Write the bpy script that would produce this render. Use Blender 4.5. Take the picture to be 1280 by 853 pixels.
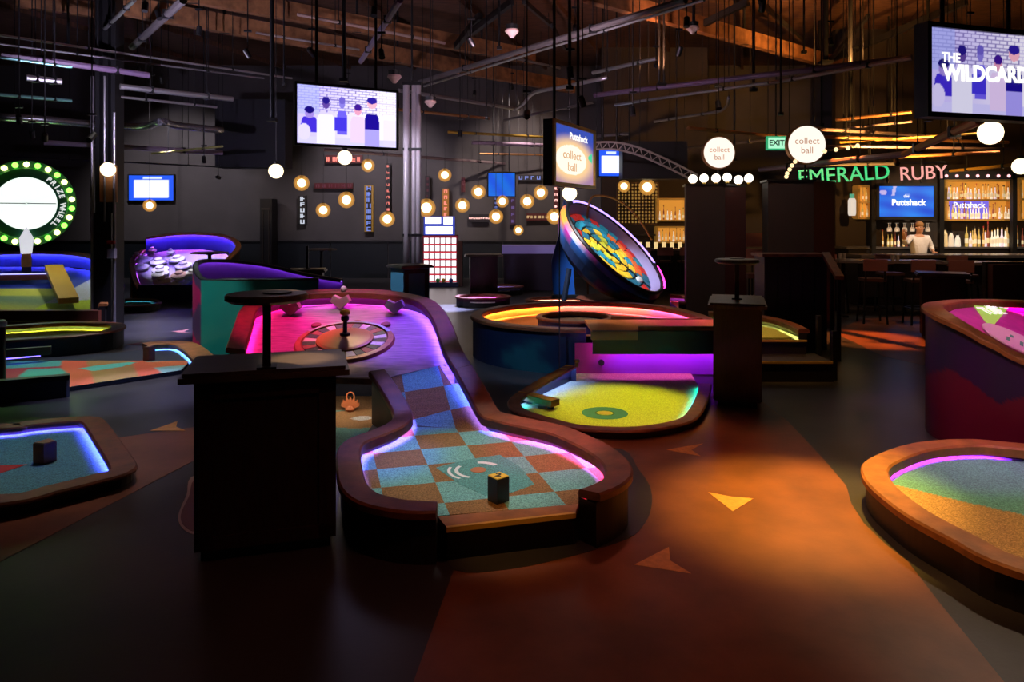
import bpy, bmesh, math, random
from mathutils import Vector, Matrix
from mathutils.geometry import tessellate_polygon
random.seed(7)
for o in list(bpy.data.objects): bpy.data.objects.remove(o)
sc = bpy.context.scene
COL = sc.collection
# ---------------------------------------------------------------- camera
CAMH, FPX, HOR = 1.8, 900.0, 274.0
cd = bpy.data.cameras.new('camera'); cam = bpy.data.objects.new('camera', cd); COL.objects.link(cam)
cd.sensor_width = 36.0; cd.lens = 36.0*FPX/1280.0
cd.shift_y = -(426.5-HOR)/1280.0
cam.location = (0, 0, CAMH); cam.rotation_euler = (math.pi/2, 0, 0)
cd.clip_end = 200
sc.camera = cam
# ---------------------------------------------------------------- world: a dark interior
w = bpy.data.worlds.new('world'); sc.world = w; w.use_nodes = True
w.node_tree.nodes['Background'].inputs[0].default_value = (0.55, 0.45, 0.5, 1)
w.node_tree.nodes['Background'].inputs[1].default_value = 0.008
sc.view_settings.view_transform = 'Standard'; sc.view_settings.look = 'None'
sc.view_settings.exposure = 0.0; sc.view_settings.gamma = 1.0; sc.view_settings.use_curve_mapping = False
sc.cycles.use_denoising = True; sc.cycles.max_bounces = 6; sc.cycles.sample_clamp_indirect = 2.0
sc.cycles.caustics_reflective = False; sc.cycles.caustics_refractive = False

# ---------------------------------------------------------------- where a pixel of the 1280x853 frame lies in the room
def F(px, py, z=0.0):
    Y = FPX*(CAMH-z)/(py-HOR); return Vector(((px-640)/FPX*Y, Y, z))
def D(px, py, Y):
    return Vector(((px-640)/FPX*Y, Y, CAMH-(py-HOR)/FPX*Y))

# ---------------------------------------------------------------- materials
MATS = {}
def M(name, col=(.5, .5, .5), rough=.5, metal=0.0, emit=None, es=0.0, noise=None, bump=None, attr=False, spec=None, stretch=None, coat=0):
    if name in MATS: return MATS[name]
    m = bpy.data.materials.new(name); m.use_nodes = True
    nt = m.node_tree; b = nt.nodes['Principled BSDF']
    b.inputs['Base Color'].default_value = (*col, 1); b.inputs['Roughness'].default_value = rough; b.inputs['Metallic'].default_value = metal
    if spec is not None: b.inputs['Specular IOR Level'].default_value = spec
    if coat: b.inputs['Coat Weight'].default_value = coat; b.inputs['Coat Roughness'].default_value = .15
    if emit is not None:
        b.inputs['Emission Color'].default_value = (*emit, 1); b.inputs['Emission Strength'].default_value = es
    src = None
    if attr:
        a = nt.nodes.new('ShaderNodeAttribute'); a.attribute_name = 'Col'; src = a.outputs['Color']
        if attr == 'emit':
            nt.links.new(src, b.inputs['Emission Color']); b.inputs['Emission Strength'].default_value = es
            b.inputs['Base Color'].default_value = (.01, .01, .01, 1); src = None
        else: nt.links.new(src, b.inputs['Base Color'])
    tc = None
    if noise or bump:
        tc = nt.nodes.new('ShaderNodeTexCoord'); mp = nt.nodes.new('ShaderNodeMapping')
        nt.links.new(tc.outputs['Object'], mp.inputs['Vector'])
        if stretch: mp.inputs['Scale'].default_value = stretch
    if noise:
        n = nt.nodes.new('ShaderNodeTexNoise'); n.inputs['Scale'].default_value = noise[0]; n.inputs['Detail'].default_value = 4
        nt.links.new(mp.outputs['Vector'], n.inputs['Vector'])
        r = nt.nodes.new('ShaderNodeMapRange'); r.inputs['From Min'].default_value = .3; r.inputs['From Max'].default_value = .7
        r.inputs['To Min'].default_value = 1-noise[1]; r.inputs['To Max'].default_value = 1+noise[1]
        nt.links.new(n.outputs['Fac'], r.inputs['Value'])
        mx = nt.nodes.new('ShaderNodeVectorMath'); mx.operation = 'SCALE'
        if src: nt.links.new(src, mx.inputs[0])
        else: mx.inputs[0].default_value = col
        nt.links.new(r.outputs['Result'], mx.inputs['Scale']); nt.links.new(mx.outputs['Vector'], b.inputs['Base Color'])
    if bump:
        n2 = nt.nodes.new('ShaderNodeTexNoise'); n2.inputs['Scale'].default_value = bump[0]
        nt.links.new(mp.outputs['Vector'], n2.inputs['Vector'])
        bp = nt.nodes.new('ShaderNodeBump'); bp.inputs['Strength'].default_value = bump[1]; bp.inputs['Distance'].default_value = .01
        nt.links.new(n2.outputs['Fac'], bp.inputs['Height']); nt.links.new(bp.outputs['Normal'], b.inputs['Normal'])
    MATS[name] = m; return m

def checker_mat(name, c1, c2, size, ang, ox, oy):
    m = M(name, c1, .9, noise=(130, .55), bump=(160, .6)); nt = m.node_tree
    sc_node = [n for n in nt.nodes if n.type == 'VECT_MATH'][0]
    g = nt.nodes.new('ShaderNodeNewGeometry'); mp = nt.nodes.new('ShaderNodeMapping'); mp.vector_type = 'TEXTURE'
    mp.inputs['Location'].default_value = (ox, oy, 0); mp.inputs['Rotation'].default_value = (0, 0, ang)
    mp.inputs['Scale'].default_value = (size, size, 1e5)
    ck = nt.nodes.new('ShaderNodeTexChecker'); ck.inputs['Scale'].default_value = 1.0
    ck.inputs['Color1'].default_value = (*c1, 1); ck.inputs['Color2'].default_value = (*c2, 1)
    ad = nt.nodes.new('ShaderNodeVectorMath'); ad.operation = 'ADD'; ad.inputs[1].default_value = (100, 100, .5)
    nt.links.new(g.outputs['Position'], mp.inputs['Vector']); nt.links.new(mp.outputs['Vector'], ad.inputs[0])
    nt.links.new(ad.outputs['Vector'], ck.inputs['Vector']); nt.links.new(ck.outputs['Color'], sc_node.inputs[0])
    return m

def EM(name, col, es): return M(name, (.02, .02, .02), .6, emit=col, es=es)

WOOD = M('walnut_rail', (.20, .062, .022), .42, noise=(9, .35), stretch=(1, 1, 3), bump=(60, .08))
WOODR = M('amber_rail', (.33, .13, .035), .42, noise=(9, .3), bump=(60, .08))
DWOOD = M('dark_podium_wood', (.026, .010, .008), .42, noise=(14, .4), stretch=(4, 4, .6))
DTOP = M('dark_table_top', (.07, .047, .032), .34, noise=(11, .45), stretch=(.5, 5, 1))
BLACK = M('black_paint', (.008, .008, .009), .45)
BLACKM = M('black_steel', (.014, .014, .016), .38, metal=.3)
SKIRT = M('dark_skirt', (.012, .009, .009), .5)
GOLD = M('gold_trim', (.75, .48, .07), .35, metal=.2)
SILVER = M('galvanised_conduit', (.42, .41, .43), .38, metal=.85)
DULLPIPE = M('dull_pipe', (.14, .125, .13), .5, metal=.5)
COPPER = M('copper_pipe', (.5, .24, .1), .4, metal=.8)
BEAMW = M('timber_beam', (.26, .115, .045), .65, noise=(6, .4))
WHITE = M('white_paint', (.8, .8, .8), .5)
CREAM = M('cream_paint', (.8, .68, .6), .5)
NAVY = M('navy_paint', (.012, .022, .05), .5)
GLOBE = EM('globe_filament', (1, .78, .42), 7.0)
GLOBEB = EM('bright_globe_glass', (1, .82, .52), 2.2)
def halo_shell_mat(name, col, es, op):
    m = bpy.data.materials.new(name); m.use_nodes = True; nt = m.node_tree; nt.nodes.remove(nt.nodes['Principled BSDF'])
    t = nt.nodes.new('ShaderNodeBsdfTransparent'); e = nt.nodes.new('ShaderNodeEmission'); e.inputs[0].default_value = (*col, 1); e.inputs[1].default_value = es
    mx = nt.nodes.new('ShaderNodeMixShader'); mx.inputs[0].default_value = op
    nt.links.new(t.outputs[0], mx.inputs[1]); nt.links.new(e.outputs[0], mx.inputs[2]); nt.links.new(mx.outputs[0], nt.nodes['Material Output'].inputs[0]); return m
AMBERHALO = halo_shell_mat('amber_globe_glass', (1, .45, .08), .9, .28)  # faint amber glow drawn as a see-through shell, the lamps' halo
MURAL = M('painted_mural', attr=True, rough=.45)
PRINT = M('printed_carpet', attr=True, rough=.9, noise=(120, .5), bump=(160, .6))
PLAINP = M('printed_board', attr=True, rough=.5)
TEAL_C = M('teal_carpet', (.10, .36, .34), .9, noise=(120, .55), bump=(150, .6))

# ---------------------------------------------------------------- mesh building
def wl(o):
    v = Vector((0, 0, 0))
    while o is not None: v += o.location; o = o.parent
    return v
def tag(o, label=None, cat=None, group=None, kind=None):
    if label: o['label'] = label
    if cat: o['category'] = cat
    if group: o['group'] = group
    if kind: o['kind'] = kind
    return o
def thing(name, label, cat, loc=(0, 0, 0), rz=0.0, group=None):
    o = bpy.data.objects.new(name, None); COL.objects.link(o); o.empty_display_size = .1
    o.location = loc; o.rotation_euler = (0, 0, rz); return tag(o, label, cat, group)
class MB:
    def __init__(s): s.v = []; s.f = []; s.c = None
    def add(s, vs, fs):
        k = len(s.v); s.v += [Vector(x) for x in vs]; s.f += [tuple(i+k for i in f) for f in fs]; return s
    def box(s, c, d, rz=0.0, mtx=None):
        x, y, z = d[0]/2, d[1]/2, d[2]/2
        vs = [Vector((a*x, b*y, e*z)) for e in (-1, 1) for b in (-1, 1) for a in (-1, 1)]
        R = mtx if mtx is not None else Matrix.Rotation(rz, 3, 'Z')
        return s.add([R @ q+Vector(c) for q in vs], [(0, 2, 3, 1), (4, 5, 7, 6), (0, 1, 5, 4), (2, 6, 7, 3), (0, 4, 6, 2), (1, 3, 7, 5)])
    def beam(s, a, b, wd, ht):
        a, b = Vector(a), Vector(b); t = (b-a); L = t.length; t.normalize()
        up = Vector((0, 0, 1)) if abs(t.z) < .95 else Vector((0, 1, 0))
        n = t.cross(up).normalized(); u = n.cross(t)
        return s.box((a+b)/2, (L, wd, ht), mtx=Matrix((t, n, u)).transposed())
    def tube(s, pts, r, n=8, cap=True, closed=False):
        pts = [Vector(p) for p in pts]; N = len(pts); rs = r if isinstance(r, (list, tuple)) else [r]*N
        k = len(s.v); prev = None
        for i, p in enumerate(pts):
            if closed: t = pts[(i+1) % N]-pts[i-1]
            else: t = pts[min(i+1, N-1)]-pts[max(i-1, 0)]
            t.normalize()
            if prev is None:
                up = Vector((0, 0, 1)) if abs(t.z) < .9 else Vector((1, 0, 0))
                a = t.cross(up).normalized()
            else: a = (prev-t*prev.dot(t)).normalized()
            prev = a; b = t.cross(a)
            for j in range(n):
                an = 2*math.pi*j/n; s.v.append(p+(a*math.cos(an)+b*math.sin(an))*rs[i])
        for i in range(N if closed else N-1):
            i2 = (i+1) % N
            for j in range(n): s.f.append((k+i*n+j, k+i*n+(j+1) % n, k+i2*n+(j+1) % n, k+i2*n+j))
        if cap and not closed:
            s.f.append(tuple(k+j for j in range(n))[::-1]); s.f.append(tuple(k+(N-1)*n+j for j in range(n)))
        return s
    def lathe(s, prof, c=(0, 0, 0), n=24, mtx=None):
        k = len(s.v); c = Vector(c)
        for (r, z) in prof:
            for j in range(n):
                a = 2*math.pi*j/n; q = Vector((r*math.cos(a), r*math.sin(a), z))
                s.v.append((mtx @ q if mtx is not None else q)+c)
        for i in range(len(prof)-1):
            for j in range(n): s.f.append((k+i*n+j, k+i*n+(j+1) % n, k+(i+1)*n+(j+1) % n, k+(i+1)*n+j))
        if prof[0][0] > 1e-4: s.f.append(tuple(k+j for j in range(n))[::-1])
        if prof[-1][0] > 1e-4: s.f.append(tuple(k+(len(prof)-1)*n+j for j in range(n)))
        return s
    def prism(s, poly, z0, z1):
        n = len(poly); k = len(s.v)
        g = lambda z, p: z(p) if callable(z) else z
        for z in (z0, z1):
            for p in poly: s.v.append(Vector((p[0], p[1], g(z, p))))
        tri = tessellate_polygon([[Vector((p[0], p[1], 0)) for p in poly]])
        for t in tri: s.f.append(tuple(k+i for i in t)); s.f.append(tuple(k+n+i for i in reversed(t)))
        for i in range(n): j = (i+1) % n; s.f.append((k+i, k+j, k+n+j, k+n+i))
        return s
    def sphere(s, c, r, n=16, sz=1.0):
        m = n//2; return s.lathe([(max(r*math.sin(math.pi*i/m), 1e-5), -r*sz*math.cos(math.pi*i/m)) for i in range(m+1)], c, n)
    def build(s, name, mat, parent=None, local=False, smooth=False, col=None, origin=None):
        me = bpy.data.meshes.new(name); vs = s.v
        o = bpy.data.objects.new(name, me); COL.objects.link(o)
        if parent is not None:
            o.parent = parent
            if not local: off = wl(parent); vs = [v-off for v in vs]
        elif not local:
            xs = [v.x for v in vs]; ys = [v.y for v in vs]
            off = Vector(origin) if origin is not None else Vector(((min(xs)+max(xs))/2, (min(ys)+max(ys))/2, min(v.z for v in vs)))
            o.location = off; vs = [v-off for v in vs]
        me.from_pydata([tuple(v) for v in vs], [], s.f)
        bm = bmesh.new(); bm.from_mesh(me); bmesh.ops.recalc_face_normals(bm, faces=bm.faces); bm.to_mesh(me); bm.free()
        me.materials.append(mat)
        if smooth: me.polygons.foreach_set('use_smooth', [True]*len(me.polygons))
        if col is not None:
            a = me.color_attributes.new('Col', 'FLOAT_COLOR', 'POINT')
            for i, v in enumerate(s.v):
                c = col(v, i) if callable(col) else col[i]
                a.data[i].color = (c[0], c[1], c[2], 1)
        return o
def copy_tree(o, parent=None):
    c = o.copy(); COL.objects.link(c); c.parent = parent
    for ch in list(o.children): copy_tree(ch, c)
    return c
def kids(o): return list(o.children)

def catmull(P, n=6, closed=False):
    P = [Vector(p) for p in P]; N = len(P); out = []
    for i in range(N if closed else N-1):
        g = lambda k: P[k % N] if closed else P[max(0, min(N-1, k))]
        a, b, c, d = g(i-1), g(i), g(i+1), g(i+2)
        for j in range(n):
            t = j/n
            out.append(.5*((2*b)+(c-a)*t+(2*a-5*b+4*c-d)*t*t+(-a+3*b-3*c+d)*t**3))
    if not closed: out.append(P[-1])
    return out
def vec5(P): return [Vector(tuple(p)) for p in P]

def normals2d(P, side, closed=False):
    N = len(P); out = []
    for i in range(N):
        a = P[i-1] if (i > 0 or closed) else P[i]; b = P[(i+1) % N] if (i < N-1 or closed) else P[i]
        t = Vector((b[0]-a[0], b[1]-a[1])); t.normalize()
        out.append(Vector((t.y, -t.x))*side)
    return out

def rail_course(root, P, side, width=.16, thick=.045, n=6, closed=False, rail_mat=WOOD, skirt_mat=SKIRT, wall_mat=SKIRT, skirt_col=None, wall_col=None,
                leds=(), led_es=18, smooth_path=True, ledw=.018, tilt=0.0, skirt=True, wall=True, lip=.022, edge_mat=None):
    """P: (x, y, z_rail_top, z_inside, z_outside) along the inner edge; side: +1 when outside lies to the right of the path."""
    Q = []
    if smooth_path:
        a = catmull([Vector(p[:3]) for p in P], n, closed); b = catmull([Vector((p[3], p[4], 0)) for p in P], n, closed)
        Q = [(u.x, u.y, u.z, v.x, v.y) for u, v in zip(a, b)]
    else: Q = [tuple(p) for p in P]
    nn = normals2d(Q, side, closed); N = len(Q); seg = N if closed else N-1
    def ring(offs, closed_sec=True):
        mb = MB(); K = len(offs(0))
        for i in range(N): mb.v += [Vector(q) for q in offs(i)]
        for i in range(seg):
            i2 = (i+1) % N
            for j in range(K if closed_sec else K-1):
                j2 = (j+1) % K; mb.f.append((i*K+j, i*K+j2, i2*K+j2, i2*K+j))
        if closed_sec and not closed:
            mb.f.append(tuple(range(K))); mb.f.append(tuple((N-1)*K+j for j in range(K)))
        return mb
    def at(i, d, z): return (Q[i][0]+nn[i].x*d, Q[i][1]+nn[i].y*d, z)
    def sec_rail(i):
        z = Q[i][2]; b = .012; t = tilt
        return [at(i, .012, z-thick-lip), at(i, 0, z-thick-lip), at(i, 0, z-b), at(i, b, z), at(i, width-b, z+t), at(i, width, z-b+t), at(i, width, z-thick+t), at(i, .012, z-thick)]
    ring(sec_rail).build('rail', rail_mat, root, smooth=False)
    if skirt:
        K = 7
        def sec_sk(i):
            z0, z1 = Q[i][4], Q[i][2]-thick
            return [at(i, width-.03, z0+(z1-z0)*k/(K-1)) for k in range(K)]
        mb = ring(sec_sk, False)
        if not closed:
            for i in (0, N-1):
                a = [at(i, .0, Q[i][4]), at(i, width-.03, Q[i][4]), at(i, width-.03, Q[i][2]-thick), at(i, .0, Q[i][2]-thick)]
                mb.add(a, [(0, 1, 2, 3)])
        cf = None
        if skirt_col:
            cf = lambda v, i: skirt_col(min(i//K, N-1)/max(1, N-1), (i % K)/(K-1), v)
        mb.build('skirt', skirt_mat, root, smooth=False, col=cf)
    if wall:
        K2 = 4
        def sec_w(i):
            z0, z1 = Q[i][3], Q[i][2]-thick
            return [at(i, .06, z0-.004+(z1-z0+.004)*k/(K2-1)) for k in range(K2)]
        cf = None
        if wall_col: cf = lambda v, i: wall_col(min(i//K2, N-1)/max(1, N-1), (i % K2)/(K2-1), v)
        ring(sec_w, False).build('inner_wall', wall_mat, root, col=cf)
    if edge_mat:
        ring(lambda i: [at(i, -.03, Q[i][3]-.0015), at(i, .062, Q[i][3]-.0015)], False).build('carpet_edge', edge_mat, root)
    for li, (u0, u1, colr, mul) in enumerate(leds):
        i0, i1 = int(u0*seg), max(int(u0*seg)+1, int(u1*seg))
        mb = MB(); pts = range(i0, i1+1)
        for i in pts:
            i_ = i % N; z = Q[i_][2]-thick-.004
            mb.v += [Vector(at(i_, .022, z+.003)), Vector(at(i_, .022+ledw, z+.003)), Vector(at(i_, .022+ledw, z)), Vector(at(i_, .022, z))]
        for k in range(i1-i0):
            for j in range(4): mb.f.append((k*4+j, k*4+(j+1) % 4, k*4+4+(j+1) % 4, k*4+4+j))
        c = tuple(round(x, 2) for x in colr)
        mb.build('led_strip', EM('led_%s_%g' % (c, led_es*mul), colr, led_es*mul*1.8), root)
    return Q, nn

def flat_poly(name, pts, mat, parent, z=None, thick=.01, col=None, zf=None):
    mb = MB(); poly = [(p[0], p[1]) for p in pts]
    if zf: mb.prism(poly, lambda p: zf(p)-thick, zf)
    else: mb.prism(poly, z-thick, z)
    return mb.build(name, mat, parent, col=col)
def grid_patch(name, mat, parent, x0, x1, y0, y1, nx, ny, zf, inside, colf, thick=0):
    """a dense sheet clipped to inside(x, y), coloured by colf(x, y)"""
    mb = MB(); idx = {}
    X = lambda i: x0+(x1-x0)*i/nx; Y = lambda j: y0+(y1-y0)*j/ny
    def vid(i, j):
        if (i, j) not in idx: idx[(i, j)] = len(mb.v); mb.v.append(Vector((X(i), Y(j), zf(X(i), Y(j)))))
        return idx[(i, j)]
    for i in range(nx):
        for j in range(ny):
            if inside(X(i+.5), Y(j+.5)): mb.f.append((vid(i, j), vid(i+1, j), vid(i+1, j+1), vid(i, j+1)))
    return mb.build(name, mat, parent, col=lambda v, k: colf(v.x, v.y))
def in_poly(poly):
    def f(x, y):
        c = False; n = len(poly)
        for i in range(n):
            a, b = poly[i], poly[i-1]
            if (a[1] > y) != (b[1] > y) and x < (b[0]-a[0])*(y-a[1])/(b[1]-a[1])+a[0]: c = not c
        return c
    return f
def text(name, s, size, mat, parent, loc, rot=(math.pi/2, 0, 0), ext=.004, off=0.0, align='CENTER'):
    cu = bpy.data.curves.new(name, 'FONT'); cu.body = s; cu.size = size; cu.extrude = ext; cu.offset = off
    cu.align_x = align; cu.align_y = 'CENTER'; cu.resolution_u = 3
    t = bpy.data.objects.new(name, cu); COL.objects.link(t)
    dg = bpy.context.evaluated_depsgraph_get(); me = bpy.data.meshes.new_from_object(t.evaluated_get(dg))
    bpy.data.objects.remove(t); me.materials.clear(); me.materials.append(mat)
    o = bpy.data.objects.new(name, me); COL.objects.link(o); o.parent = parent; o.location = loc; o.rotation_euler = rot
    return o
def smoothstep(a, b, x):
    t = max(0, min(1, (x-a)/(b-a))); return t*t*(3-2*t)
def mixc(a, b, t): return tuple(x+(y-x)*t for x, y in zip(a, b))
def spot_light(parent, loc, target, color, power, deg, blend=.6, radius=.05):
    l = bpy.data.lights.new('beam', 'SPOT'); l.energy = power; l.color = color; l.spot_size = math.radians(deg); l.spot_blend = blend; l.shadow_soft_size = radius
    o = bpy.data.objects.new('beam', l); COL.objects.link(o); o.parent = parent
    o.location = Vector(loc)-wl(parent); o.rotation_euler = (Vector(target)-Vector(loc)).to_track_quat('-Z', 'Y').to_euler(); return o
def track_spot(pos, target, color, power, deg, label, blend=.7, stem=.35):  # serves the visible heads and the spots added to brighten surfaces
    pos, target = Vector(pos), Vector(target)
    t = thing('track_spotlight', label, 'spotlight', pos, group='track spotlights under the ceiling')
    d = (target-pos).normalized(); R = d.to_track_quat('Z', 'Y').to_matrix()
    MB().lathe([(.032, -.09), (.042, -.075), (.042, .06), (.036, .06)], pos, 14, R).build('housing', BLACKM, t, smooth=False)
    MB().lathe([(.034, .052), (.034, .057)], pos, 14, R).build('lens', EM('lamp_lens_%s' % str(tuple(round(c, 2) for c in color)), color, 4), t)
    MB().tube([pos+Vector((0, 0, .04)), Vector((pos.x, pos.y, 6.5))], .009, 6).build('stem', BLACKM, t)
    MB().box(pos+Vector((0, 0, abs(stem))), (.11, .035, .03)).build('mount', BLACKM, t)
    spot_light(t, pos+d*.1, target, color, power, deg, blend)
    return t
# ================================================================ the setting
SLATE = M('slate_floor', (.040, .039, .042), .33, noise=(2.2, .25), bump=(40, .04))
REDP = M('terracotta_floor_paint', (.20, .072, .030), .36, noise=(3.0, .3), bump=(40, .04))
ARROW = M('ochre_arrow_paint', (.62, .30, .07), .5, noise=(30, .15))
floor = MB().box((0, 11, -.05), (36, 30, .1)).build('floor', SLATE); tag(floor, 'dark polished slate-grey floor of the venue', None, None, 'structure')
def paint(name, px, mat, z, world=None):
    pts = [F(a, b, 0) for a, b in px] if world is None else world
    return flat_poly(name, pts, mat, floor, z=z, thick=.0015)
def rounded(px, n=5, closed=True):
    q = catmull([Vector((a, b, 0)) for a, b in px], n, closed); return [(p.x, p.y) for p in q]
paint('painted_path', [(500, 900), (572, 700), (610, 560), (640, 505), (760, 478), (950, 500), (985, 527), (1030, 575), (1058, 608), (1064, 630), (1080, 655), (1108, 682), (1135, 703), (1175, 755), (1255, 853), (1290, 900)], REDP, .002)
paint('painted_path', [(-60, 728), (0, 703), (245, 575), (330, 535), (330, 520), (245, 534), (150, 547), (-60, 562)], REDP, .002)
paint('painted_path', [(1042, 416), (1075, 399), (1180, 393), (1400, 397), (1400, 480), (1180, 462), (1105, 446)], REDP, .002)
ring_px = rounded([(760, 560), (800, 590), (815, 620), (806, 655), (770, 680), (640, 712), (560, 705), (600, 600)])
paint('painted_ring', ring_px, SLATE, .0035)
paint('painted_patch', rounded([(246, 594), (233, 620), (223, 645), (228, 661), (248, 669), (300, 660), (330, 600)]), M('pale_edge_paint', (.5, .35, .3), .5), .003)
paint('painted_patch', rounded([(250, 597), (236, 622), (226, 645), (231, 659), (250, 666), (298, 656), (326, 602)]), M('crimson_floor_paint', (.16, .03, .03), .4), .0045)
for px in ([(793, 707), (836, 685), (838, 702), (864, 718)], [(885, 616), (916, 622), (942, 624), (916, 640)], [(833, 563), (879, 555), (864, 563), (876, 571)], [(188, 539), (222, 527), (220, 534), (232, 539)]):
    paint('floor_arrow', px, ARROW, .004)
PINKP = M('pink_arrow_paint', (.6, .25, .25), .5)
for px in ([(158, 431), (178, 428), (174, 431), (182, 433)], [(214, 415), (236, 412), (230, 415), (238, 417)]):
    paint('floor_arrow', px, PINKP, .004)
# ceiling and walls
CEIL = M('timber_deck', (.105, .046, .026), .75, noise=(3, .4), stretch=(1, 6, 1))
ceiling = MB().box((0, 11, 6.55), (36, 30, .1)).build('ceiling', CEIL); tag(ceiling, 'dark brown timber roof deck', None, None, 'structure')
for k in range(18):                                                       # roof joists
    a = Vector((-17+k*2.0, -3, 6.44)); MB().beam(a, a+Vector((9, 28, 0)), .08, .12).build('joist', CEIL, ceiling)
WALLM = M('charcoal_wall', (.085, .078, .082), .8, noise=(1.2, .12))
wb = MB().box((-4, 22.1, 3.25), (28, .2, 6.5)).build('wall_back', WALLM); tag(wb, 'charcoal grey rear wall hung with marquee signs', None, None, 'structure')
WAIN = M('navy_wainscot', (.005, .009, .014), .5)
for k in range(14): MB().box((-16.9+k*1.75, 21.97, .55), (1.72, .06, 1.1)).build('wainscot_panel', WAIN, wb)
MB().box((-4.8, 21.95, 1.12), (24.6, .1, .05)).build('wainscot_cap', BLACK, wb)
wl_ = MB().box((-17.9, 11, 3.25), (.2, 30, 6.5)).build('wall_left', WALLM); tag(wl_, 'charcoal grey side wall', None, None, 'structure')
BARWALL = M('bar_wall', (.03, .022, .02), .7)
wr = MB().box((12.9, 17.9, 3.25), (9.8, .2, 6.5)).build('wall_bar', BARWALL); tag(wr, 'dark wall behind the bar', None, None, 'structure')
wp = MB().box((3.9, 19.79, 3.25), (2.9, .2, 6.5)).build('wall_partition', BARWALL); tag(wp, 'dark partition wall behind the tilted dish', None, None, 'structure')
w2 = MB().box((17.9, 11, 3.25), (.2, 30, 6.5)).build('wall_right', WALLM); tag(w2, 'charcoal grey side wall beside the bar', None, None, 'structure')
MB().box((-6.55, 18.3, 3.95), (1.75, .6, 1.7)).build('wall_bulkhead', M('navy_bulkhead', (.012, .012, .02), .7))
tag(bpy.data.objects['wall_bulkhead'], 'dark navy bulkhead hanging left of the large television', None, None, 'structure')

# ================================================================ podiums
def podium(label, loc, rz, w=.72, d=.46, h=.95, top=(.86, .56), post=True, side_mat=None, disk_r=.215, post_y=-.2, disk=True):
    t = thing('score_podium', label, 'podium', loc, rz, 'score podiums beside the putting holes')
    m = side_mat or DWOOD
    MB().box((0, 0, h/2+.03), (w, d, h-.06)).build('body', m, t, local=True)
    MB().box((0, 0, .03), (w-.06, d-.06, .06)).build('plinth', BLACK, t, local=True)
    for s in (-1, 1):                                                     # raised frame on front and back
        y = s*(d/2+.006)
        for (x, z, a, b) in ((0, .10, w-.04, .07), (0, h-.06, w-.04, .07), (-w/2+.055, h/2, .07, h-.14), (w/2-.055, h/2, .07, h-.14)):
            MB().box((x, y, z), (a, .012, b)).build('panel_frame', DWOOD, t, local=True)
    c = .02; a, b = top[0]/2, top[1]/2
    mb = MB(); mb.prism([(-a, -b), (a, -b), (a, b), (-a, b)], h, h+.03); mb.build('top', DTOP, t, local=True)
    MB().prism([(-a+c, -b+c), (a-c, -b+c), (a-c, b-c), (-a+c, b-c)], h+.03, h+.05).build('top_inlay', DTOP, t, local=True)
    if post:
        MB().box((0, post_y, h+.055), (.1, .1, .012)).build('post_foot', BLACKM, t, local=True)
        MB().box((0, post_y, h+.235), (.042, .042, .36)).build('post', BLACKM, t, local=True)
        if disk:
            MB().lathe([(.02, h+.40), (disk_r-.03, h+.405), (disk_r, h+.42), (disk_r, h+.44), (disk_r-.01, h+.45)], (0, post_y, 0), 32).build('round_shelf', DTOP, t, local=True)
            MB().lathe([(disk_r*.35, h+.452), (disk_r*.35, h+.458), (disk_r*.3, h+.458)], (disk_r*.25, post_y, 0), 20).build('coaster', BLACKM, t, local=True)
    return t
podium('tall dark wooden score podium nearest the camera with a round shelf on a post', (-1.375, 4.07, 0), math.radians(16))
podium('dark wooden score podium between the yellow green and the steps', (2.25, 7.20, 0), math.radians(73), post_y=0.0, d=.42, top=(.86, .54))
podium('blue-sided score podium at the foot of the silver column', (-1.8, 12.7, 0), math.radians(35), w=.5, d=.5, top=(.62, .62), post=False, side_mat=M('steel_blue_panel', (.12, .30, .46), .5))
podium('far dark score podium standing right of the lit grid game', (-.65, 16.4, 0), math.radians(5), w=.62, d=.4, post=False)
podium('dark score podium behind the crimson bowl near the bar tables', (6.45, 10.8, 0), math.radians(-25), w=.55, d=.45, top=(.7, .56), post=False)
podium('dark score podium beyond the teal tub on the left', (-3.3, 11.6, 0), math.radians(10), w=.5, d=.4, top=(.6, .5), post_y=0, disk=False)

# ================================================================ the roulette hole (nearest, checkered)
rt = thing('roulette_putting_hole', 'checkered putting hole whose ramp climbs to a pink-lit roulette wheel deck', 'putting hole', (-.8, 5.2, 0))
ZB = .29; CB = .18
def deck(x, y): return .43+.25*(y-6.15)
A = [F(547, 625, ZB), F(520, 625, ZB), F(492, 621, ZB), F(471, 614, ZB), F(458, 601, ZB), F(453, 582, ZB), F(451, 564, ZB), F(458, 552, ZB), F(486, 541, ZB), F(508, 530, ZB), F(516, 516, ZB), Vector((-.92, 5.92, .40)), Vector((-1.087, 6.19, .51))]
pa = [(p.x, p.y, p.z, CB if i < 11 else (.30 if i == 11 else .43), 0) for i, p in enumerate(A)]
CHK = checker_mat('checkered_carpet', (.27, .15, .05), (.17, .47, .45), .33, math.radians(15), -.323, 5.15)
DECKM = M('streaked_deck', (.52, .34, .44), .4, noise=(5, .32), stretch=(1.2, 7, 1))
WALLP = M('violet_wall', (.09, .045, .14), .6)
rail_course(rt, pa, None or -1, .155, leds=((.1, .5, (.12, .10, 1), 1.0), (.5, 1, (.35, .12, 1), .9)), led_es=50, wall_mat=SKIRT, edge_mat=CHK)
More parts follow.
